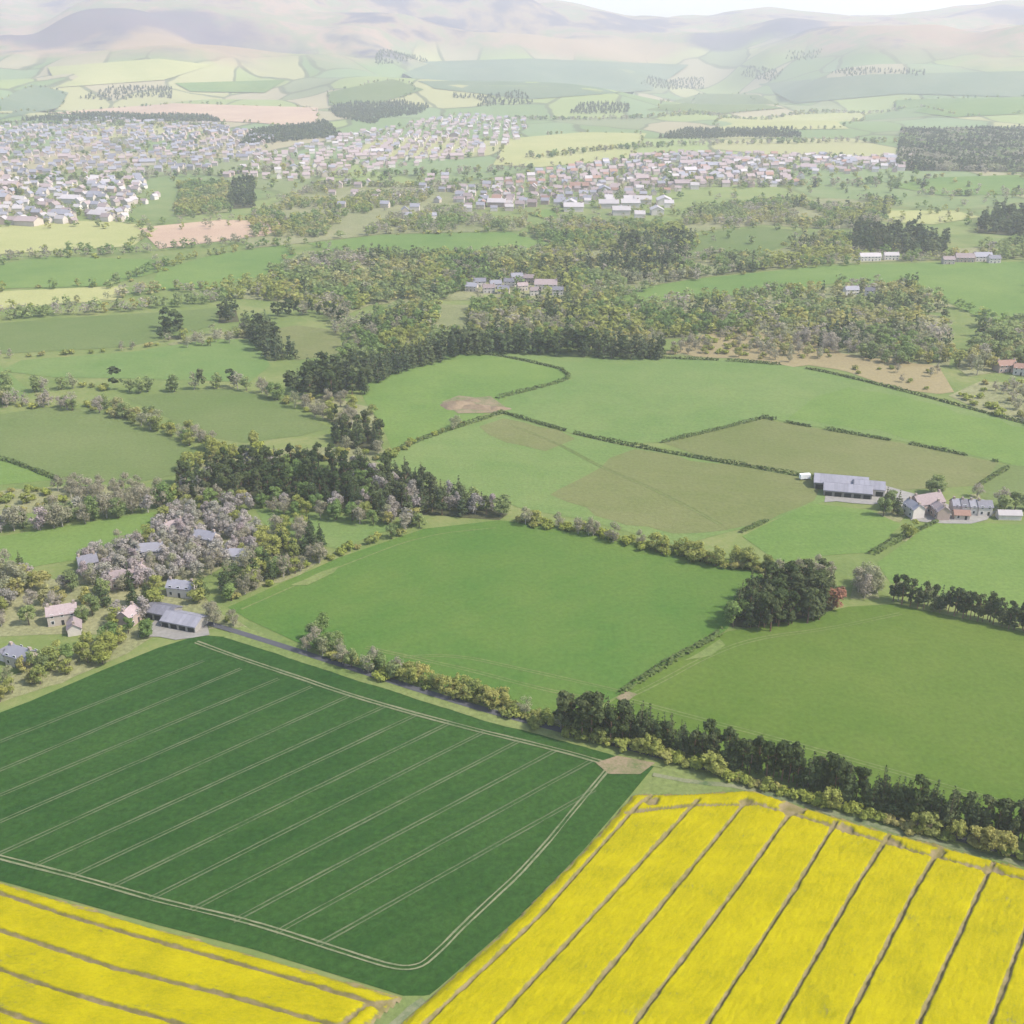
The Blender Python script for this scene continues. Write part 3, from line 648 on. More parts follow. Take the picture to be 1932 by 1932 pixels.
# shelter belt beside the road
row('in the long shelter belt beside the road', [(1105, 1372), (1200, 1398), (1300, 1424), (1500, 1478), (1700, 1538), (1932, 1595), (2080, 1636), (2360, 1710)], {'pine': .55, 'conifer': .45}, 2.5, .9, 1.3, 2)
row('at the foot of the pine belt beside the road', [(1075, 1390), (1230, 1424), (1300, 1446), (1500, 1502), (1700, 1562), (1932, 1619), (2080, 1661), (2360, 1735)], {'budding': .5, 'shrub': .8}, 2.6, .72, .8)
row('at the thin end of the pine belt', [(1075, 1378), (1130, 1392), (1175, 1402)], {'pine': 1}, 3.5, 1.0, 2, 2)
# roadside row between wheat and pasture
row('in the roadside row between wheat field and pasture', [(590, 1226), (650, 1247), (750, 1280)], {'bare': 3, 'broadleaf': 1, 'shrub': 1.5}, 3.4, .66, 1.5, 2)
row('in the roadside row between wheat field and pasture', [(750, 1278), (830, 1302), (880, 1318)], {'budding': 2, 'bare': 2, 'shrub': 2}, 3.2, .62, 1.5, 2)
row('in the roadside row between wheat field and pasture', [(880, 1315), (960, 1338)], {'budding': 3, 'shrub': 2}, 3.2, .68, 1.5, 2)
row('in the roadside row between wheat field and pasture', [(965, 1345), (1060, 1374)], {'bare': 2, 'pine': 1, 'shrub': 2}, 3.2, .68, 1.5, 2)
stand('at the pasture corner by the road', [(585, 1188), (640, 1194), (640, 1222), (575, 1212)], {'broadleaf': 1, 'budding': 1, 'bare': 1}, 6, .7)
# clump between the pastures
stand('in the round clump between two pastures', [(1372, 1182), (1450, 1192), (1555, 1176), (1575, 1140), (1560, 1112), (1480, 1106), (1400, 1128)], {'pine': 6, 'broadleaf': .35, 'conifer': .8}, 3.7, .9)
stand('behind the clump between two pastures', [(1450, 1104), (1560, 1100), (1580, 1080), (1500, 1078)], {'pine': 2, 'bare': 1, 'budding': 1}, 6, .8)
stand('in the rounded group next to the copper tree', [(1600, 1130), (1655, 1132), (1660, 1100), (1610, 1098)], {'broadleaf': 1, 'bare': 1, 'pine': 1}, 5, .95)
x_, y_ = at(1572, 1148); plant('copper', x_, y_, 'at the edge of the dark clump between pastures', .95)
row('in the dark strip right of the pasture clump', [(1688, 1134), (1760, 1150), (1850, 1170), (1932, 1190), (2300, 1276)], {'pine': 3, 'bare': .4, 'conifer': 2}, 2.7, .74, 1.2, 2)
# overgrown hedge between pasture and meadow
row('in the overgrown hedge behind the big pasture', [(985, 984), (1070, 998), (1150, 1015), (1250, 1040)], {'shrub': 2, 'budding': 1.2, 'bare': .8}, 3.4, .72, 2, 2)
row('in the overgrown hedge behind the big pasture', [(1250, 1040), (1350, 1062), (1445, 1080)], {'shrub': 2.5, 'budding': 2.5}, 3.4, .82, 2, 2)
# conifer wood left of the big pasture
stand('in the conifer wood behind the big pasture', [(318, 940), (335, 914), (420, 886), (560, 876), (700, 888), (800, 912), (860, 942), (960, 972), (940, 982), (820, 972), (740, 975), (640, 966), (480, 948), (380, 944)], {'conifer': 6, 'pine': 3, 'blossom': .5, 'broadleaf': .4}, 5.6, .85)
row('along the front edge of the conifer wood', [(330, 948), (400, 955), (480, 958), (560, 966), (640, 976), (700, 985), (770, 992)], {'broadleaf': 2.2, 'blossom': .8, 'bare': 1.2, 'budding': .6}, 6.5, .85, 2.5, 2)
stand('in the dark group beyond the conifer wood', [(625, 842), (640, 815), (715, 818), (720, 850)], {'conifer': 2, 'pine': 2}, 6, .9)
stand('beyond the conifer wood by the meadow', [(715, 850), (790, 838), (740, 870), (690, 880), (560, 862), (420, 872), (450, 850), (600, 845)], {'bare': 2, 'shrub': 2, 'budding': 1}, 9, .8)
row('along the hedge from the conifer wood to the soil heaps', [(715, 866), (760, 846), (815, 824), (880, 800)], {'bare': 1, 'shrub': 3}, 7, .7)
# grove and gardens of the hamlet, left
stand('in the pale grove of the hamlet', [(125, 1100), (165, 1055), (255, 1020), (310, 985), (345, 965), (440, 968), (490, 1000), (485, 1050), (400, 1085), (340, 1105), (200, 1118)], {'blossom': 6, 'bare': 1.8, 'budding': .6, 'broadleaf': .4}, 5.4, .78)
stand('between pale grove and big pasture', [(495, 1005), (560, 992), (610, 1020), (620, 1050), (560, 1085), (440, 1128), (400, 1112), (480, 1060)], {'broadleaf': 2.2, 'budding': 1.4, 'bare': 1.2, 'conifer': .7}, 6.5, .85)
row('along the top hedge of the big pasture', [(430, 1136), (520, 1096), (620, 1052), (700, 1024), (790, 998)], {'shrub': 3, 'bare': 1, 'broadleaf': .6}, 5, .75, 1.5)
stand('in the gardens of the hamlet', [(-60, 1200), (-60, 1075), (60, 1076), (125, 1105), (380, 1118), (400, 1140), (390, 1162), (290, 1160), (220, 1190), (100, 1200)], {'broadleaf': 2, 'budding': 3, 'bare': 1.6, 'conifer': .6, 'blossom': .4}, 8.2, .82)
stand('at the dark left edge of the hamlet', [(-60, 1140), (-60, 1080), (40, 1080), (60, 1120)], {'bare': 3, 'conifer': 1}, 6, .95)
stand('in the tree fringe between hamlet and wheat field', [(-80, 1350), (-60, 1300), (60, 1262), (150, 1215), (270, 1178), (300, 1192), (262, 1220), (150, 1275), (60, 1308)], {'budding': 3, 'bare': 1.4, 'broadleaf': 1.2, 'shrub': 1}, 6, .75)
stand('beside the grey barn', [(392, 1150), (440, 1168), (470, 1186), (400, 1190)], {'broadleaf': 1, 'shrub': 2, 'bare': 1}, 5, .7)
# left treelines
row('in the treeline left of the conifer wood', [(-60, 1010), (0, 1002), (60, 994), (140, 988), (220, 972), (300, 955)], {'bare': 4, 'blossom': 1, 'broadleaf': 1}, 5.5, 1.0, 2.5, 2)
stand('in the scrub below the pale meadow', [(-60, 960), (0, 925), (130, 918), (300, 925), (300, 945), (140, 960), (0, 975)], {'shrub': 3, 'budding': 2, 'bare': 1}, 8, .8)
row('in the treeline above the pale meadow', [(-60, 752), (0, 762), (60, 768), (120, 768), (200, 775), (300, 805), (390, 842), (430, 862)], {'bare': 3, 'budding': 1, 'broadleaf': 1, 'shrub': 1.5}, 7, .85, 2.5, 2)
row('in the treeline across the left meadows', [(60, 742), (160, 728), (250, 742), (330, 738), (420, 730), (490, 738), (560, 770), (640, 800)], {'bare': 4, 'broadleaf': 1, 'pine': .8, 'shrub': 1}, 7.5, .9, 2)
stand('in the wet corner left of the dark wood', [(560, 760), (620, 745), (700, 770), (720, 820), (640, 805)], {'budding': 2, 'bare': 2, 'shrub': 2}, 9, .8)
stand('in the scrub beside the left meadows', [(390, 850), (480, 842), (520, 860), (400, 880), (340, 896)], {'shrub': 3, 'budding': 1}, 8, .9)
stand('in the left corner treeline', [(-80, 740), (0, 700), (30, 740), (10, 770), (-80, 770)], {'bare': 2, 'broadleaf': 2}, 10, .9)
row('in the far treeline above the left meadows', [(-80, 610), (0, 602), (160, 592), (330, 578), (440, 562), (520, 555)], {'bare': 4, 'broadleaf': 1.5, 'budding': 1}, 9, .95, 3, 2)
stand('in the dark group on the left meadows', [(300, 640), (306, 616), (345, 618), (352, 640)], {'pine': 2, 'conifer': 1}, 8, 1.0)
stand('in the dark group on the left meadows', [(410, 610), (415, 590), (445, 585), (450, 608)], {'pine': 2, 'conifer': 1}, 8, 1.0)
row('in the dark strip between the left meadows', [(480, 618), (495, 640), (515, 662), (535, 680)], {'conifer': 2, 'pine': 1}, 7, .95, 3, 3)
row('in the curved dark strip beside the mixed wood', [(520, 600), (580, 590), (635, 602), (655, 618), (640, 632)], {'pine': 1, 'bare': 1.5}, 8, .9, 2.5, 2)
stand('in the thicket between the left meadows', [(320, 650), (360, 634), (470, 622), (475, 642), (360, 662)], {'bare': 2, 'shrub': 2, 'budding': 1}, 11, .8)
row('in the hedge across the left meadows', [(0, 676), (130, 668), (250, 662), (320, 645)], {'shrub': 3, 'bare': .5}, 9, .7)
# dark wood behind the meadows
row('in the dark wood edge behind the meadows', [(572, 735), (610, 748), (655, 746), (680, 718), (760, 692), (860, 664), (960, 661), (1100, 668), (1245, 674)], {'conifer': 3, 'pine': 2}, 6.2, 1.05, 2.5, 4)
stand('in the dark wood corner behind the meadows', [(570, 740), (575, 712), (640, 700), (680, 705), (655, 745)], {'conifer': 3, 'pine': 2}, 7, 1.0)
WM = {'bare': 1.0, 'budding': 2.6, 'broadleaf': 2.4, 'conifer': .4}
stand('in the mixed wood behind the meadows', [(640, 692), (650, 640), (690, 600), (800, 575), (1000, 575), (1200, 585), (1250, 600), (1250, 655), (1240, 664), (1100, 655), (860, 648), (720, 688)], WM, 7.6, .95, 1, True, .12)
stand('in the mixed wood right of the meadows', [(1250, 640), (1250, 600), (1400, 585), (1560, 580), (1700, 585), (1790, 600), (1800, 650), (1790, 692), (1680, 690), (1560, 660), (1420, 630)], {'bare': 1.2, 'budding': 2, 'broadleaf': 2.8, 'conifer': .7}, 7.6, .95, 1, True, .15)
stand('in the dark corner wood right of the meadows', [(1800, 690), (1850, 650), (1850, 615), (1990, 625), (1990, 720), (1900, 700), (1830, 712)], {'conifer': 1.5, 'broadleaf': 2, 'budding': 1.5, 'bare': 1}, 8.5, 1.1)
stand('in the scrub at the right field edge', [(1790, 745), (1850, 720), (1990, 725), (1990, 815), (1900, 792), (1840, 772)], {'broadleaf': 2, 'shrub': 3, 'bare': 1}, 10, .8)
stand('on the tan scrub bank', [(1250, 668), (1300, 640), (1370, 626), (1450, 632), (1520, 642), (1600, 672), (1500, 684), (1380, 676)], {'budding': 2, 'shrub': 3, 'bare': 1}, 7.5, .75, .8)
stand('on the pale scrub below the mixed wood', [(1540, 690), (1620, 690), (1780, 700), (1790, 738), (1720, 736), (1620, 708)], {'shrub': 2, 'bare': 1}, 13, .6, .6, False)
# farm trees
stand('in front of the farmhouse', [(1648, 980), (1690, 984), (1712, 960), (1670, 950)], {'broadleaf': 2, 'conifer': 1}, 6, .85)
stand('by the farm hedge', [(1700, 1020), (1730, 1024), (1730, 1008), (1705, 1006)], {'budding': 1}, 8, .9)
stand('behind the farmhouse', [(1752, 930), (1776, 926), (1780, 936), (1758, 940)], {'broadleaf': 1}, 6, .8)
stand('right of the farm cottages', [(1862, 972), (1880, 955), (1990, 950), (1990, 966), (1900, 970)], {'bare': 2, 'broadleaf': 2}, 7, .8)
stand('on the meadow edge by the hedge', [(1835, 935), (1850, 930), (1850, 942), (1838, 944)], {'bare': 1}, 8, .7)
# valley woods
mw = {'bare': 1.1, 'budding': 3.2, 'broadleaf': 2.2, 'conifer': .6}
stand('in the valley woods', [(540, 500), (640, 484), (900, 484), (1050, 482), (1170, 478), (1300, 496), (1320, 530), (1180, 540), (1160, 578), (1000, 570), (860, 566), (700, 575), (640, 600), (540, 570), (430, 562), (500, 530)], mw, 8.2, 1.0, 1, True, .17)
stand('in the valley woods', [(860, 480), (1000, 478), (1050, 466), (1000, 440), (1050, 420), (1280, 430), (1320, 460), (1290, 490), (1180, 486)], mw, 8.8, 1.0, 1, True, .17)
stand('in the dark valley plantation', [(1150, 500), (1180, 460), (1290, 452), (1300, 520), (1180, 532)], {'conifer': 3, 'pine': 1, 'bare': 1}, 10, 1.1)
stand('in the dark valley plantation', [(1600, 470), (1610, 438), (1700, 440), (1790, 458), (1780, 486)], {'conifer': 3, 'pine': 1}, 10, 1.1)
stand('in the dark valley plantation', [(1840, 440), (1860, 410), (1990, 405), (1990, 450)], {'conifer': 3, 'pine': 1}, 10, 1.1)
stand('in the valley woods', [(1300, 500), (1330, 482), (1450, 476), (1560, 445), (1610, 450), (1600, 480), (1790, 490), (1800, 470), (1990, 456), (1990, 484), (1740, 492), (1560, 498), (1320, 524)], mw, 9, .95, 1, True, .2)
stand('in the valley woods', [(1280, 440), (1300, 395), (1560, 375), (1690, 380), (1650, 430), (1540, 432), (1440, 424), (1330, 436)], mw, 10, .95, 1, True, .3)
stand('in the valley woods', [(1200, 574), (1400, 558), (1600, 540), (1730, 552), (1790, 590), (1560, 576), (1400, 582), (1250, 598), (1180, 584)], mw, 11, .9)
stand('in the grey valley wood on the right', [(1690, 322), (1700, 250), (1990, 245), (1990, 326)], {'conifer': 3, 'bare': 1.5, 'broadleaf': 1}, 10, .95)
stand('in the valley woods', [(460, 470), (480, 400), (600, 350), (870, 352), (880, 410), (1000, 420), (980, 436), (720, 442), (580, 458)], {'bare': 1.5, 'budding': 3, 'broadleaf': 2}, 10.5, .9, 1, True, .4)
stand('in the dark valley plantation', [(432, 395), (440, 350), (480, 348), (480, 392)], {'conifer': 1}, 11, 1.1)
stand('in the valley woods', [(330, 410), (340, 350), (430, 352), (430, 400)], {'budding': 3, 'broadleaf': 1}, 9, 1.0)
row('in the valley hedgerows', [(-60, 500), (60, 486), (200, 482), (330, 470), (460, 460)], {'bare': 2, 'broadleaf': 2}, 12, .9, 6, 2)
row('in the valley hedgerows', [(230, 560), (330, 545), (420, 552), (520, 530)], {'bare': 2, 'budding': 2}, 11, .9, 4, 2)
row('in the valley hedgerows', [(200, 545), (300, 505), (400, 480), (540, 458)], {'broadleaf': 2, 'budding': 1}, 13, .8, 3)
row('in the valley hedgerows', [(1180, 562), (1300, 520), (1560, 498), (1740, 492), (1990, 488)], {'bare': 2, 'broadleaf': 1}, 10, .85, 3)
stand('in the valley hedgerows', [(1690, 552), (1730, 545), (1735, 528), (1700, 530)], {'conifer': 1, 'broadleaf': 1}, 9, .8)
stand('in the valley woods', [(1620, 560), (1600, 545), (1720, 540), (1800, 580), (1700, 580)], mw, 11, .9)
# thin hedgerow trees round the far fields, and single trees dotted over the valley
for pl in FIELDS:
    my = sum(p[1] for p in pl) / len(pl)
    if 175 < my < 575:
        ring = [(min(max(x, -20), 1952), y) for x, y in pl] + [pl[0]]
        P = smooth_line(pts(ring, False, 60), 11 if my > 380 else 17)
        for x, y in P:
            if rng.random() < .5: plant(pick_at({'bare': 1, 'broadleaf': 1.5, 'budding': 1.2, 'shrub': 1.5}, x, y), x + rng.normal(0, 2), y + rng.normal(0, 2), 'in the hedgerows of the valley fields', .8)
stand('dotted over the valley', [(-40, 430), (-40, 345), (500, 335), (1000, 330), (1960, 325), (1960, 480), (1500, 470), (1000, 450), (500, 440)], {'bare': 1, 'broadleaf': 2, 'budding': 2, 'conifer': .3}, 30, .85, .6, False, .35)
# far plantations below and on the hills
for pl, sp in [([(450, 275), (470, 250), (620, 232), (640, 260), (520, 272)], 17), ([(150, 186), (190, 166), (320, 168), (330, 186)], 26), ([(30, 226), (200, 216), (400, 220), (420, 230), (200, 234)], 19),
               ([(705, 120), (715, 100), (790, 98), (805, 118)], 36), ([(800, 196), (830, 174), (1000, 180), (990, 200)], 26), ([(1215, 168), (1230, 148), (1330, 146), (1340, 166)], 30),
               ([(1080, 214), (1100, 196), (1180, 198), (1190, 214)], 26), ([(1240, 262), (1300, 246), (1500, 244), (1510, 260)], 19), ([(1480, 116), (1492, 98), (1545, 96), (1545, 114)], 38),
               ([(620, 220), (640, 198), (800, 192), (820, 206), (700, 234)], 22), ([(1560, 140), (1600, 130), (1760, 136), (1750, 146)], 32), ([(1390, 150), (1400, 132), (1470, 136), (1470, 152)], 32)]:
    stand('far hill plantation', pl, {'conifer': 1}, sp * .52, .7)
for pl in ([(-40, 345), (200, 338), (420, 330), (560, 322)], [(600, 335), (860, 330), (1000, 320)], [(1000, 300), (1240, 275), (1500, 268), (1700, 270)], [(1300, 352), (1500, 352), (1700, 345)], [(0, 235), (200, 236), (420, 240)], [(960, 225), (1200, 228), (1500, 210), (1700, 205)], [(1740, 370), (1900, 372), (1990, 376)]):
    row('in the plain hedgerows', pl, {'bare': 2, 'broadleaf': 2, 'budding': 1}, 15, 1.0, 14, 2)

# ------------------------------------------------------------------ houses
def gable(L, W, H, pitch=.75, over=.35):
    """wall box with gable ends and a two-slope roof with thickness"""
    x, y, r = L / 2, W / 2, W / 2 * pitch
    wv = [(-x, -y, -.6), (x, -y, -.6), (x, y, -.6), (-x, y, -.6), (-x, -y, H), (x, -y, H), (x, y, H), (-x, y, H), (-x, 0, H + r), (x, 0, H + r)]
    wf = [(0, 1, 5, 4), (1, 2, 6, 9, 5), (2, 3, 7, 6), (3, 0, 4, 8, 7), (4, 5, 9, 8), (6, 7, 8, 9)]
    ox, t = x + over, .22; oy = y + over; zl = H - over * pitch
    rv = []; rf = []
    for s in (1, -1):
        b = len(rv)
        for xx in (-ox, ox): rv += [(xx, s * oy, zl + .03), (xx, 0, H + r + .03), (xx, s * oy, zl + t), (xx, 0, H + r + t)]
        rf += [(b, b + 1, b + 5, b + 4), (b + 2, b + 6, b + 7, b + 3), (b, b + 4, b + 6, b + 2), (b, b + 2, b + 3, b + 1), (b + 4, b + 5, b + 7, b + 6)]
    return (wv, wf), (rv, rf), H + r
def boxm(x0, y0, z0, x1, y1, z1):
    v = [(x, y, z) for x in (x0, x1) for y in (y0, y1) for z in (z0, z1)]
    return v, [(0, 1, 3, 2), (4, 6, 7, 5), (0, 4, 5, 1), (2, 3, 7, 6), (0, 2, 6, 4), (1, 5, 7, 3)]
def part(name, vf, mat, parent, sub=None):
    return link(name, mesh_np(name, vf[0], list(vf[1]), [mat]), parent)
SHRINK = [1.0]; HOMES = []
def house(label, px, py, L, W, H, rz, wall, roof, chim=2, win=True, name='house', cat='house', group=None, pitch=.75, doors=1):
    x, y = at(px, py); e = link(name, None, None, (x, y, float(ground(x, y)) + .1), rz); tag(e, label, cat, group); HOMES.append((x, y, L))
    L, W, H = L * SHRINK[0], W * SHRINK[0], H * (.5 + .5 * SHRINK[0])
    (wvf), (rvf), top = gable(L, W, H, pitch)
    part('wall', wvf, WALLS[wall], e); rf = part('roof', rvf, ROOFS[roof], e)
    for i in range(chim):
        cx = (-L / 2 + .7) if i == 0 else (L / 2 - .7)
        part('chimney', boxm(cx - .45, -.45, top - .8, cx + .45, .45, top + 1.1), M['chimney'], rf)
    if win:
        st = 2 if H > 4 else 1; nx = max(2, int(L / 3))
        for s in (-1, 1):
            for f in range(st):
                for i in range(nx):
                    cx = -L / 2 + (i + .5) * L / nx; z = .9 + f * 2.6; yy = s * W / 2
                    if f == 0 and i == nx // 2 and s == -1:
                        part('door', boxm(cx - .5, yy - .06, -.1, cx + .5, yy + .06, 2.0), M['darkdoor'], e); continue
                    fo = part('window', boxm(cx - .62, yy - .05, z - .1, cx + .62, yy + .05, z + 1.4), M['frame'], e)
                    part('pane', boxm(cx - .5, yy - .08, z, cx + .5, yy + .08, z + 1.3), M['glass'], fo)
    return e
# hamlet on the left
SHRINK[0] = .8
house('cream cottage with pinkish tiled roof in the gardens left of the barn', 120, 1172, 13, 8, 5, R(20), 1, 2)
house('small white cottage wing below the cream cottage', 142, 1192, 8, 6, 3, R(110), 0, 2, 1)
house('low house with grey-violet slate roof by the wheat field fringe', 45, 1252, 13, 8, 4.5, R(-25), 1, 1)
house('white gabled outhouse beside the low slate-roofed house', 15, 1240, 7, 5, 3, R(60), 0, 0, 0)
house('pink stone cottage left of the grey barn', 245, 1176, 9, 7, 4.8, R(75), 2, 2)
house('slate roofed house behind the lime-green trees above the barn', 345, 1122, 13, 7, 4.5, R(-12), 0, 1)
house('pink tiled house at the lower edge of the pale grove', 235, 1104, 12, 8, 4.8, R(15), 2, 2)
house('pink tiled house beside the pale grove, end wall white', 270, 1092, 9, 7, 4.8, R(100), 0, 2)
house('slate roofed house in the middle of the pale grove', 285, 1052, 13, 8, 4.8, R(10), 3, 1)
house('tall white house at the left end of the pale grove', 168, 1078, 9, 8, 5.5, R(30), 0, 0)
house('slate roofed house at the back of the pale grove', 390, 1028, 13, 8, 4.8, R(-20), 1, 1)
house('slate roofed house at the right end of the pale grove', 452, 1062, 12, 7, 4.8, R(-5), 0, 1)
house('white cottage at the back of the grove', 330, 1006, 10, 7, 4.5, R(40), 0, 2)
SHRINK[0] = 1.0
def barn(label, px, py, L, W, H, rz, wall, roof, bays=4, name='barn'):
    e = house(label, px, py, L, W, H, rz, wall, roof, 0, False, name, 'barn', None, .42)
    for i in range(bays):
        cx = -L / 2 + (i + .5) * L / bays
        part('door', boxm(cx - L / bays * .36, -W / 2 - .07, -.2, cx + L / bays * .36, -W / 2 + .05, H * .75), M['darkdoor'], e)
    for i in range(bays * 2):                                  # roof sheets lapped proud of the slope
        cx = -L / 2 + (i + .5) * L / (bays * 2)
        for s in (-1, 1):
            y0, y1 = s * (W / 2 + .3), s * .15; z0 = H - .3 * .42 + .24; z1 = H + W / 2 * .42 - .15 * .42 + .24; hw = L / (bays * 4) - .12
            v = [(cx - hw, y0, z0), (cx + hw, y0, z0), (cx + hw, y1, z1), (cx - hw, y1, z1)]
            v += [(a, b, c + .07) for a, b, c in v]
            f = [(0, 1, 2, 3), (4, 5, 6, 7), (0, 1, 5, 4), (1, 2, 6, 5), (2, 3, 7, 6), (3, 0, 4, 7)]
            part('roof_sheet', (v, f), ROOFS[roof], e)
    return e
barn('long grey sheet-roofed barn at the top corner of the wheat field', 350, 1178, 15, 9, 2.4, R(-20), 3, 1)
barn('dark slate-roofed shed behind the grey barn', 310, 1162, 11, 8, 2.8, R(-20), 3, 0, 3)
# farm on the right
barn('wide pale-roofed cattle shed, leftmost of the farm sheds', 1585, 918, 25, 12, 3.2, R(-14), 3, 1, 5)
barn('grey-roofed cattle shed in front of the wide farm shed', 1598, 932, 22, 10, 2.8, R(-14), 3, 1, 5)
barn('grey sheet-roofed shed at the right end of the cattle sheds', 1638, 928, 14, 11, 3.4, R(-14), 0, 1, 3)
SHRINK[0] = .85
house('pink-roofed farmhouse behind the green farm trees', 1745, 962, 17, 10, 5.2, R(20), 2, 2)
house('gable-fronted white wing of the pink-roofed farmhouse', 1722, 972, 10, 7, 4.8, R(105), 0, 1)
house('tall gabled pink stone wing right of the farmhouse', 1772, 976, 9, 7, 4.8, R(95), 2, 2)
for i, (px, py, lb) in enumerate([(1806, 966, 'first'), (1822, 967, 'second'), (1838, 968, 'third'), (1853, 969, 'last')]):
    house('white farm cottage with slate roof, %s in the row from the farmhouse' % lb, px, py, 7.5, 7, 4.6, R(-3 + i), 0, [1, 0, 1, 0][i], 1, True, 'house', 'cottage', 'row of farm cottages')
house('small red-roofed outhouse in front of the farm cottages', 1812, 978, 8, 5, 2.6, R(-5), 1, 3, 0)
house('low white shed right of the farm cottages', 1902, 978, 12, 5, 2.6, R(-3), 0, 4, 0, False, 'shed', 'shed')
SHRINK[0] = .78
# middle hamlets
for i, (px, py, L, W, rz, wl, rf, lb) in enumerate([
    (905, 540, 14, 9, 5, 0, 0, 'white house with slate roof at the left end of the valley hamlet'),
    (890, 549, 13, 9, -10, 1, 1, 'cream grey-roofed house below the left end of the valley hamlet'),
    (922, 552, 13, 9, 8, 0, 2, 'white pink-roofed house along the front of the valley hamlet'),
    (950, 554, 13, 9, -4, 1, 0, 'cream slate-roofed house along the front of the valley hamlet'),
    (975, 530, 14, 9, 14, 0, 1, 'white grey-roofed house at the back of the valley hamlet'),
    (1000, 533, 14, 9, -12, 2, 2, 'pink house behind the large pink-roofed building'),
    (1010, 557, 12, 8, 6, 0, 2, 'white pink-roofed house before the large pink-roofed building'),
    (935, 544, 13, 9, 12, 0, 1, 'white grey-roofed house in the middle of the valley hamlet'),
    (962, 540, 13, 8, -8, 0, 0, 'white slate-roofed house next to the large pink-roofed building'),
    (985, 548, 12, 8, 20, 1, 2, 'cream house in front of the large pink-roofed building'),
    (1030, 545, 25, 13, -6, 0, 2, 'large pink-roofed building in the valley hamlet'),
    (1052, 556, 12, 8, 0, 0, 0, 'white house right of the large pink-roofed building'),
    (1605, 556, 15, 9, 8, 0, 1, 'white villa above the mixed wood, larger of two'),
    (1640, 558, 10, 8, -15, 0, 0, 'white villa above the mixed wood, smaller of two'),
    (1788, 498, 14, 9, 0, 1, 2, 'cream pink-roofed house at the left of the hillside farmstead'),
    (1818, 494, 22, 12, -5, 2, 2, 'long pink building of the hillside farmstead'),
    (1852, 492, 22, 12, 4, 0, 1, 'white grey-roofed building of the hillside farmstead'),
    (1874, 496, 14, 9, 0, 0, 0, 'white slate-roofed house at the right of the hillside farmstead'),
    (1640, 492, 26, 10, 3, 0, 4, 'long white shed at the foot of the dark plantation'),
    (1680, 490, 18, 9, 0, 0, 4, 'short white shed at the foot of the dark plantation'),
    (1895, 700, 16, 9, 10, 2, 3, 'red-roofed house in the dark corner wood'),
    (1925, 706, 12, 8, -20, 0, 3, 'white house with red roof beside the dark corner wood')]):
    house(lb, px, py, L, W, 5.2, R(rz), wl, rf, 2)
# earth heaps on the meadow
sheet('bare_ground', [(836, 760), (860, 748), (930, 750), (962, 768), (930, 780), (870, 778)], 'gate', 2, 8, 2.5)
def mound(label, px, py, a, b, h, rz, mat='soil', name='soil_heap', cat='soil heap'):
    x, y = at(px, py); nr, na = 7, 18; V = []; F = []
    for i in range(nr + 1):
        for j in range(na):
            t = 2 * math.pi * j / na; r = i / nr * (1 + .18 * math.sin(3 * t + px) + rng.normal(0, .03))
            V.append((a * r * math.cos(t), b * r * math.sin(t), -.3 + h * (max(0, 1 - (i / nr) ** 1.5)) * (1 + rng.normal(0, .1))))
    for i in range(nr):
        for j in range(na): F.append((i * na + j, (i + 1) * na + j, (i + 1) * na + (j + 1) % na, i * na + (j + 1) % na))
    o = link(name, mesh_np(name, V, np.array(F), [M[mat]], None, True), None, (x, y, float(ground(x, y)) + .2), rz); return tag(o, label, cat)
mound('largest brown soil heap on the bare patch in the meadow', 862, 766, 11, 8, 3.2, .3)
mound('long brown soil heap beside the largest heap', 902, 770, 13, 6, 2.2, -.2)
mound('low brown soil heap at the hedge end of the bare patch', 938, 772, 8, 5, 1.8, .1)
mound('small brown soil heap at the back of the bare patch', 890, 757, 7, 4, 1.6, .0)
x_, y_ = at(1518, 905)
wt = link('trailer', None, None, (x_, y_, float(ground(x_, y_)) + .1), R(10)); tag(wt, 'small white trailer on the field left of the farm sheds', 'trailer')
part('body', boxm(-2.6, -1.1, .7, 2.6, 1.1, 3.0), M['whitewrap'], wt); part('drawbar', boxm(2.6, -.1, .6, 4.0, .1, .75), M['darkdoor'], wt)
for sx_ in (-1, 1):
    V_, F_ = tube([(0, 0, -.13), (0, 0, .13)], [.45, .45], 12); V_ = np.column_stack([V_[:, 0] - .3, V_[:, 2] + sx_ * 1.0, V_[:, 1] + .42])
    part('wheel', (V_, [tuple(f) for f in F_] + [tuple(range(12)), tuple(range(23, 11, -1))]), M['darkdoor'], wt)
sheet('farmyard', [(1550, 945), (1640, 952), (1690, 945), (1720, 985), (1790, 990), (1870, 984), (1870, 965), (1790, 950), (1700, 925), (1640, 910), (1560, 905)], 'yard', 1, 8, 1)
sheet('hamlet_yard', [(260, 1200), (300, 1160), (390, 1180), (400, 1198), (330, 1206)], 'yard', 1, 6, .6)

# town below the hills
TOWN = []
def town(place, pl, spacing, mixw, mixr, big=0.0, keep=.86):
    poly = pts(pl, True, 40); lo, hi = poly.min(0), poly.max(0)
    gx, gy = np.meshgrid(np.arange(lo[0], hi[0], spacing), np.arange(lo[1], hi[1], spacing * 1.35)); gx = gx.ravel(); gy = gy.ravel()
    a = .8 * (vnoise(gx / 170, gy / 260, 41) - .5)
    gx = gx + rng.normal(0, spacing * .12, gx.size); gy = gy + rng.normal(0, spacing * .1, gy.size) + 30 * a
    m = inside(poly, gx, gy) & (rng.random(gx.size) < keep)
    for x, y, t in zip(gx[m], gy[m], a[m]):
        if rng.random() < .3: plant(pick({'bare': 2, 'budding': 2, 'broadleaf': 2}), x, y, 'among the town houses', .8); continue
        TOWN.append((math.hypot(x, y), x, y, t + (math.pi / 2 if rng.random() < .25 else 0), rng.uniform(.85, 1.25) * (2.2 if rng.random() < big else 1), pick(mixw), pick(mixr), place))
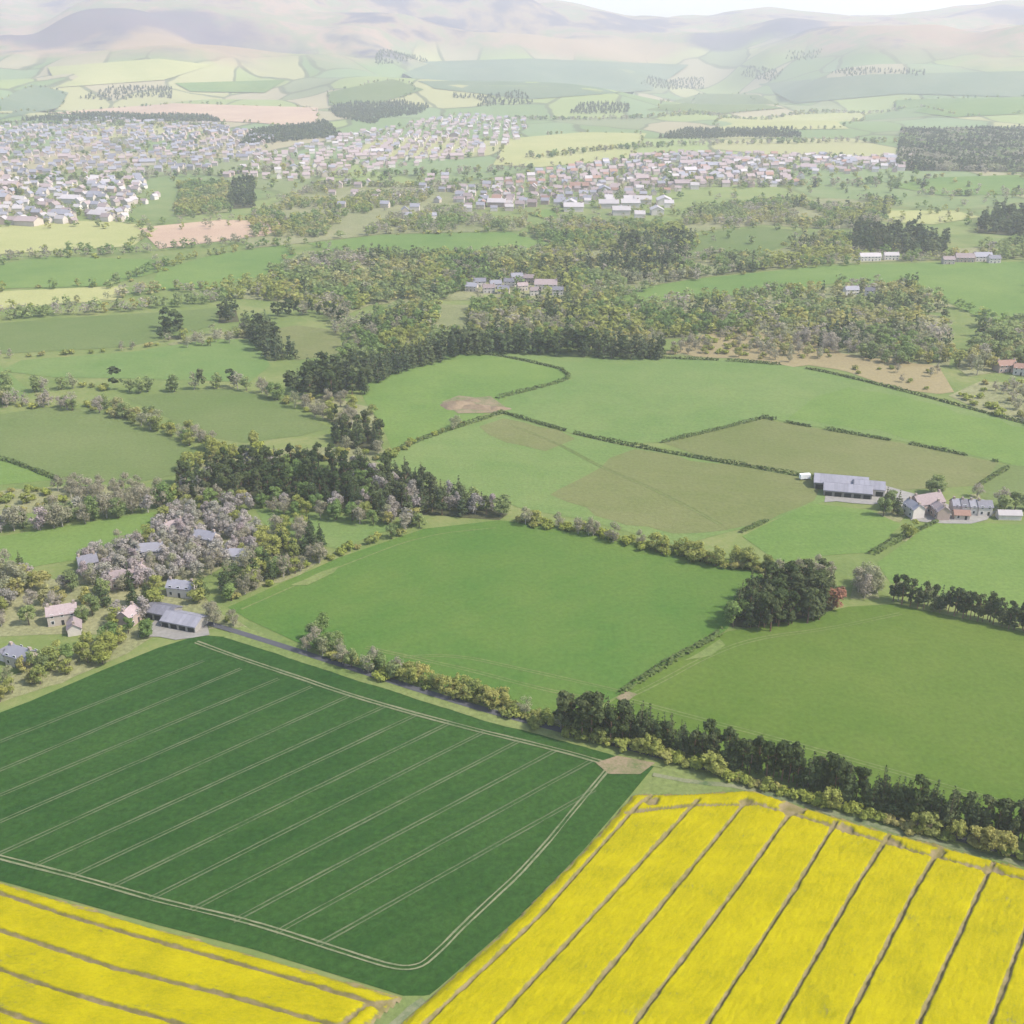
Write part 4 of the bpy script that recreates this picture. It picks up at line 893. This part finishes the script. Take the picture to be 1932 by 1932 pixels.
town('in the lower left part of the town', [(-80, 422), (-80, 348), (0, 340), (260, 336), (300, 372), (230, 418), (0, 428)], 16, {0: 4, 1: 4, 2: 2}, {4: 2, 1: 2, 2: 3}, .05)
town('in the upper left part of the town', [(-80, 338), (-80, 246), (200, 226), (400, 234), (520, 262), (500, 300), (380, 322), (240, 334)], 23, {1: 2, 2: 3, 3: 3}, {1: 3, 0: 3, 2: 2}, .03)  # greyer walls and slate roofs chosen to stand in for cloud shade
town('in the middle part of the town', [(400, 335), (540, 280), (700, 248), (860, 216), (1000, 226), (980, 262), (900, 300), (700, 325), (560, 342)], 22, {0: 2, 1: 4, 2: 3}, {2: 5, 1: 2, 4: 1}, .03)
town('in the right part of the town', [(850, 360), (1000, 330), (1100, 312), (1250, 290), (1330, 292), (1720, 298), (1730, 324), (1520, 332), (1500, 352), (1300, 358), (1200, 376), (1080, 386), (900, 408), (850, 385)], 17, {0: 3, 1: 4, 2: 3}, {2: 4, 4: 1, 1: 2, 3: 1}, .04)
town('in the right part of the town', [(1050, 408), (1060, 384), (1270, 376), (1290, 396), (1240, 420)], 25, {0: 5}, {4: 4, 1: 1}, .55)
town('among the trees below the town', [(600, 400), (620, 345), (860, 335), (880, 400), (800, 425)], 30, {0: 2, 1: 3, 2: 1}, {2: 3, 1: 2}, .0, .4)
town('beside the far yellow meadow', [(1660, 394), (1680, 382), (1790, 388), (1790, 398)], 34, {0: 3, 1: 1}, {4: 2, 1: 2}, .5)
(wv, wf), (rv, rf_), top = gable(10, 7.5, 4.8, .8)
def town_mesh(wi, ri):
    ch = boxm(3.7, -.4, top - .6, 4.6, .4, top + 1.0)
    V = list(wv) + list(rv) + list(ch[0]); F = [tuple(f) for f in wf] + [tuple(i + len(wv) for i in f) for f in rf_] + [tuple(i + len(wv) + len(rv) for i in f) for f in ch[1]]
    return mesh_np('town_house', V, F, [WALLS[wi], ROOFS[ri], M['chimney']], [0] * len(wf) + [1] * len(rf_) + [2] * len(ch[1]))
TM = {}
WN = ['white', 'cream', 'pink stone', 'grey stone']; RN = ['slate', 'grey', 'pink tiled', 'red tiled', 'pale']
TOWN.sort(key=lambda t: t[0]); rest = TOWN[255:]
for d, x, y, rz, s, wi, ri, place in TOWN[:255]:
    if (wi, ri) not in TM: TM[wi, ri] = town_mesh(wi, ri)
    o = link('house', TM[wi, ri], None, (x, y, float(ground(x, y)) + .2), rz, (s, s, min(s, 1.3)))
    lb = '%s house with %s roof %s' % (WN[wi], RN[ri], place); tag(o, lb, 'house', lb)
V, F, FM, o0 = [], [], [], 0
tv = np.array(list(wv) + list(rv)); tf = [tuple(f) for f in wf] + [tuple(i + len(wv) for i in f) for f in rf_]
for d, x, y, rz, s, wi, ri, place in rest:
    c, n = math.cos(rz), math.sin(rz)
    V.append(np.column_stack([(tv[:, 0] * c - tv[:, 1] * n) * s + x, (tv[:, 0] * n + tv[:, 1] * c) * s + y, tv[:, 2] * min(s, 1.3) + float(ground(x, y)) + .2]))
    F += [tuple(i + o0 for i in f) for f in tf]; FM += [wi] * len(wf) + [4 + ri] * len(rf_); o0 += len(tv)
if rest:
    tag(link('distant_town', mesh_np('distant_town', np.vstack(V), F, WALLS + ROOFS, FM)), 'crowded far houses of the town below the hills', 'town', None, 'stuff')

# ------------------------------------------------------------------ set the trees out
TREES.sort(key=lambda t: t[0])
count = {}; left = {}
def tone(x, y): return float(np.clip(1.6 * (vnoise(np.array(x / 45), np.array(y / 70), 91) - .5) + .5 + rng.normal(0, .2), .01, .99))
def in_garden(x, y):
    """trees keep off the houses and, in the open valley hamlets, off the ground before them"""
    for hx, hy, L in HOMES:
        r = math.hypot(hx, hy); ux, uy = -hx / r, -hy / r; a = (x - hx) * ux + (y - hy) * uy; b = abs((x - hx) * uy - (y - hy) * ux)
        if r < 800:
            if b < L * .40 and abs(a) < L * .34: return True
        elif b < L * .55 and -L * .4 < a < 24 + (hx * 7.3 % 9): return True
    return False
for d, k, x, y, h, place in TREES:
    if in_garden(x, y): continue
    c = count.get(k, 0)
    if place == 'far hill plantation' or c >= 300: left.setdefault(k, []).append((d, x, y, h)); continue
    count[k] = c + 1
    nm, cat, ph = NAMES[k]; z = float(ground(x, y)); rz = rng.uniform(0, 6.28); wd = h * rng.uniform(.95, 1.3)
    lb = ph + ' ' + place
    if 'shelter belt' in place or 'dark strip right' in place: wd *= .84
    if d < 680:
        tm, cm = PROTO[k][rng.integers(len(PROTO[k]))]
        e = link(nm, None, None, (x, y, z), rz, (wd, wd, h)); tag(e, lb, cat, lb)
        link('trunk', tm, e); link('crown', cm, e)['tree_tone'] = tone(x, y)
    else:
        o = link(nm, SMALL[k][rng.integers(4)], None, (x, y, z), rz, (wd, wd, h)); tag(o, lb, cat, lb); o['tree_tone'] = tone(x, y)
for k, lst in left.items():
    VV, n0, tones = [], 0, []
    FF = []
    for d, x, y, h in lst:
        v, f = FAR[k][rng.integers(4)][0 if d < 1700 else 1]
        a = rng.uniform(0, 6.28); c, n = math.cos(a), math.sin(a); wd = h * rng.uniform(1.15, 1.6); z = float(ground(x, y))
        VV.append(np.column_stack([(v[:, 0] * c - v[:, 1] * n) * wd + x, (v[:, 0] * n + v[:, 1] * c) * wd + y, v[:, 2] * h + z]))
        FF.append(f + n0); n0 += len(v); tones.append(np.full(len(v), tone(x, y), np.float32))
    me = mesh_np('far_' + k, np.vstack(VV), np.vstack(FF), [LEAF[k]])
    at_ = me.attributes.new('tree_tone', 'FLOAT', 'POINT'); at_.data.foreach_set('value', np.concatenate(tones))
    nm, cat, ph = NAMES[k]
    tag(link('distant_' + nm + 's', me), 'far mass of %ss in the valley and on the hills' % ph, 'woodland', None, 'stuff')

# ------------------------------------------------------------------ hedges
def hedge(label, pl, h=1.8, w_=1.8, gaps=0.0):
    P = smooth_line(np.array([at(*p) for p in pl]), 1.2)
    T = np.gradient(P, axis=0); T /= np.linalg.norm(T, axis=1)[:, None] + 1e-9
    C, Nn, S = [], [], []
    hv = .65 + .7 * vnoise(np.arange(len(P)) / 7, np.full(len(P), h * 3), int(pl[0][0]))
    gp = vnoise(np.arange(len(P)) / 9, np.full(len(P), 2.2), int(pl[0][1])) < gaps
    for (x, y), t, f, g in zip(P, T, hv, gp):
        if g: continue
        n = 7; th = rng.uniform(0, math.pi, n); ca, sa = np.cos(th), np.sin(th); s = rng.uniform(-.8, .8, n)
        nx, ny = -t[1], t[0]; z0 = float(ground(x, y))
        C.append(np.column_stack([x + nx * ca * w_ / 2 * f + t[0] * s, y + ny * ca * w_ / 2 * f + t[1] * s, z0 + .1 + h * f * sa * rng.uniform(.75, 1.05, n)]))
        Nn.append(np.column_stack([nx * ca, ny * ca, sa + .2]) + rng.normal(0, .3, (n, 3))); S.append(rng.uniform(.7, 1.5, n))
    V, F = quads(np.vstack(C), np.vstack(Nn), np.concatenate(S), .8)
    return tag(link('hedge', mesh_np('hedge', V, F, [M['hedge']])), label, 'hedge')
hedge('clipped hedge running from the roadside belt up to the dark clump', [(1172, 1308), (1250, 1258), (1362, 1194)], 1.9, 2.2, .12)
hedge('dark hedge from the farm down to the rounded tree group', [(1645, 1046), (1700, 1016), (1765, 986)], 2.4, 2.6)
hedge('short dark hedge at the corner of the paddock', [(1400, 1004), (1445, 984)], 2.0, 2.2)
hedge('long thin hedge from the soil heaps to the farm sheds', [(945, 778), (1080, 818), (1180, 840), (1340, 869), (1480, 893), (1560, 908)], 1.9, 2.2, .12)
hedge('hedge between the conifer wood and the soil heaps', [(705, 868), (810, 824), (945, 780)], 2.2, 2.4)
hedge('hedge behind the soil heaps rising to the meadow corner', [(940, 752), (960, 746), (1020, 732), (1080, 714), (1060, 699)], 2.2, 2.6)
hedge('faint hedge from the meadow corner to the dark wood', [(1062, 698), (960, 674), (870, 664)], 1.5, 1.8)
hedge('hedge along the left end of the stubble field', [(1250, 835), (1340, 815), (1440, 789)], 1.8, 2.0)
hedge('gappy hedge along the top of the stubble field', [(1440, 789), (1506, 802), (1700, 835), (1790, 853), (1880, 872)], 1.9, 2.2, .3)
hedge('short hedge at the right end of the stubble field', [(1900, 884), (1850, 914)], 2.0, 2.4)
hedge('hedge between the far meadow and the tan scrub', [(1240, 676), (1380, 681), (1520, 693), (1700, 737), (1830, 772), (1990, 815)], 1.8, 2.2, .15)
hedge('hedge under the pale meadow on the left', [(-60, 872), (0, 864), (60, 886), (110, 906)], 2.0, 2.4)
hedge('thin hedge along the foot of the big pasture', [(1060, 1372), (1110, 1340), (1172, 1310)], 1.4, 1.6, .3)

# ------------------------------------------------------------------ haze
q = N('haze_air')
pv = q.n('ShaderNodeVolumePrincipled'); pv.inputs['Color'].default_value = (.89, .885, .925, 1); pv.inputs['Density'].default_value = HAZE_DENSITY
pv.inputs['Anisotropy'].default_value = .2
q.l(pv.outputs[0], q.out.inputs['Volume'])
zb = float(TZ.min()) - 1.5; zt = max(float(TZ.max()), CAM_H) + 40
hb = boxm(-14300, -14300, zb, 14300, 14300, zt)
tag(link('haze', mesh_np('haze', hb[0], list(hb[1]), [q.m])), kind='stuff')
print('TREES', len(TREES), count, {k: len(v) for k, v in left.items()}, 'TOWN', len(TOWN))
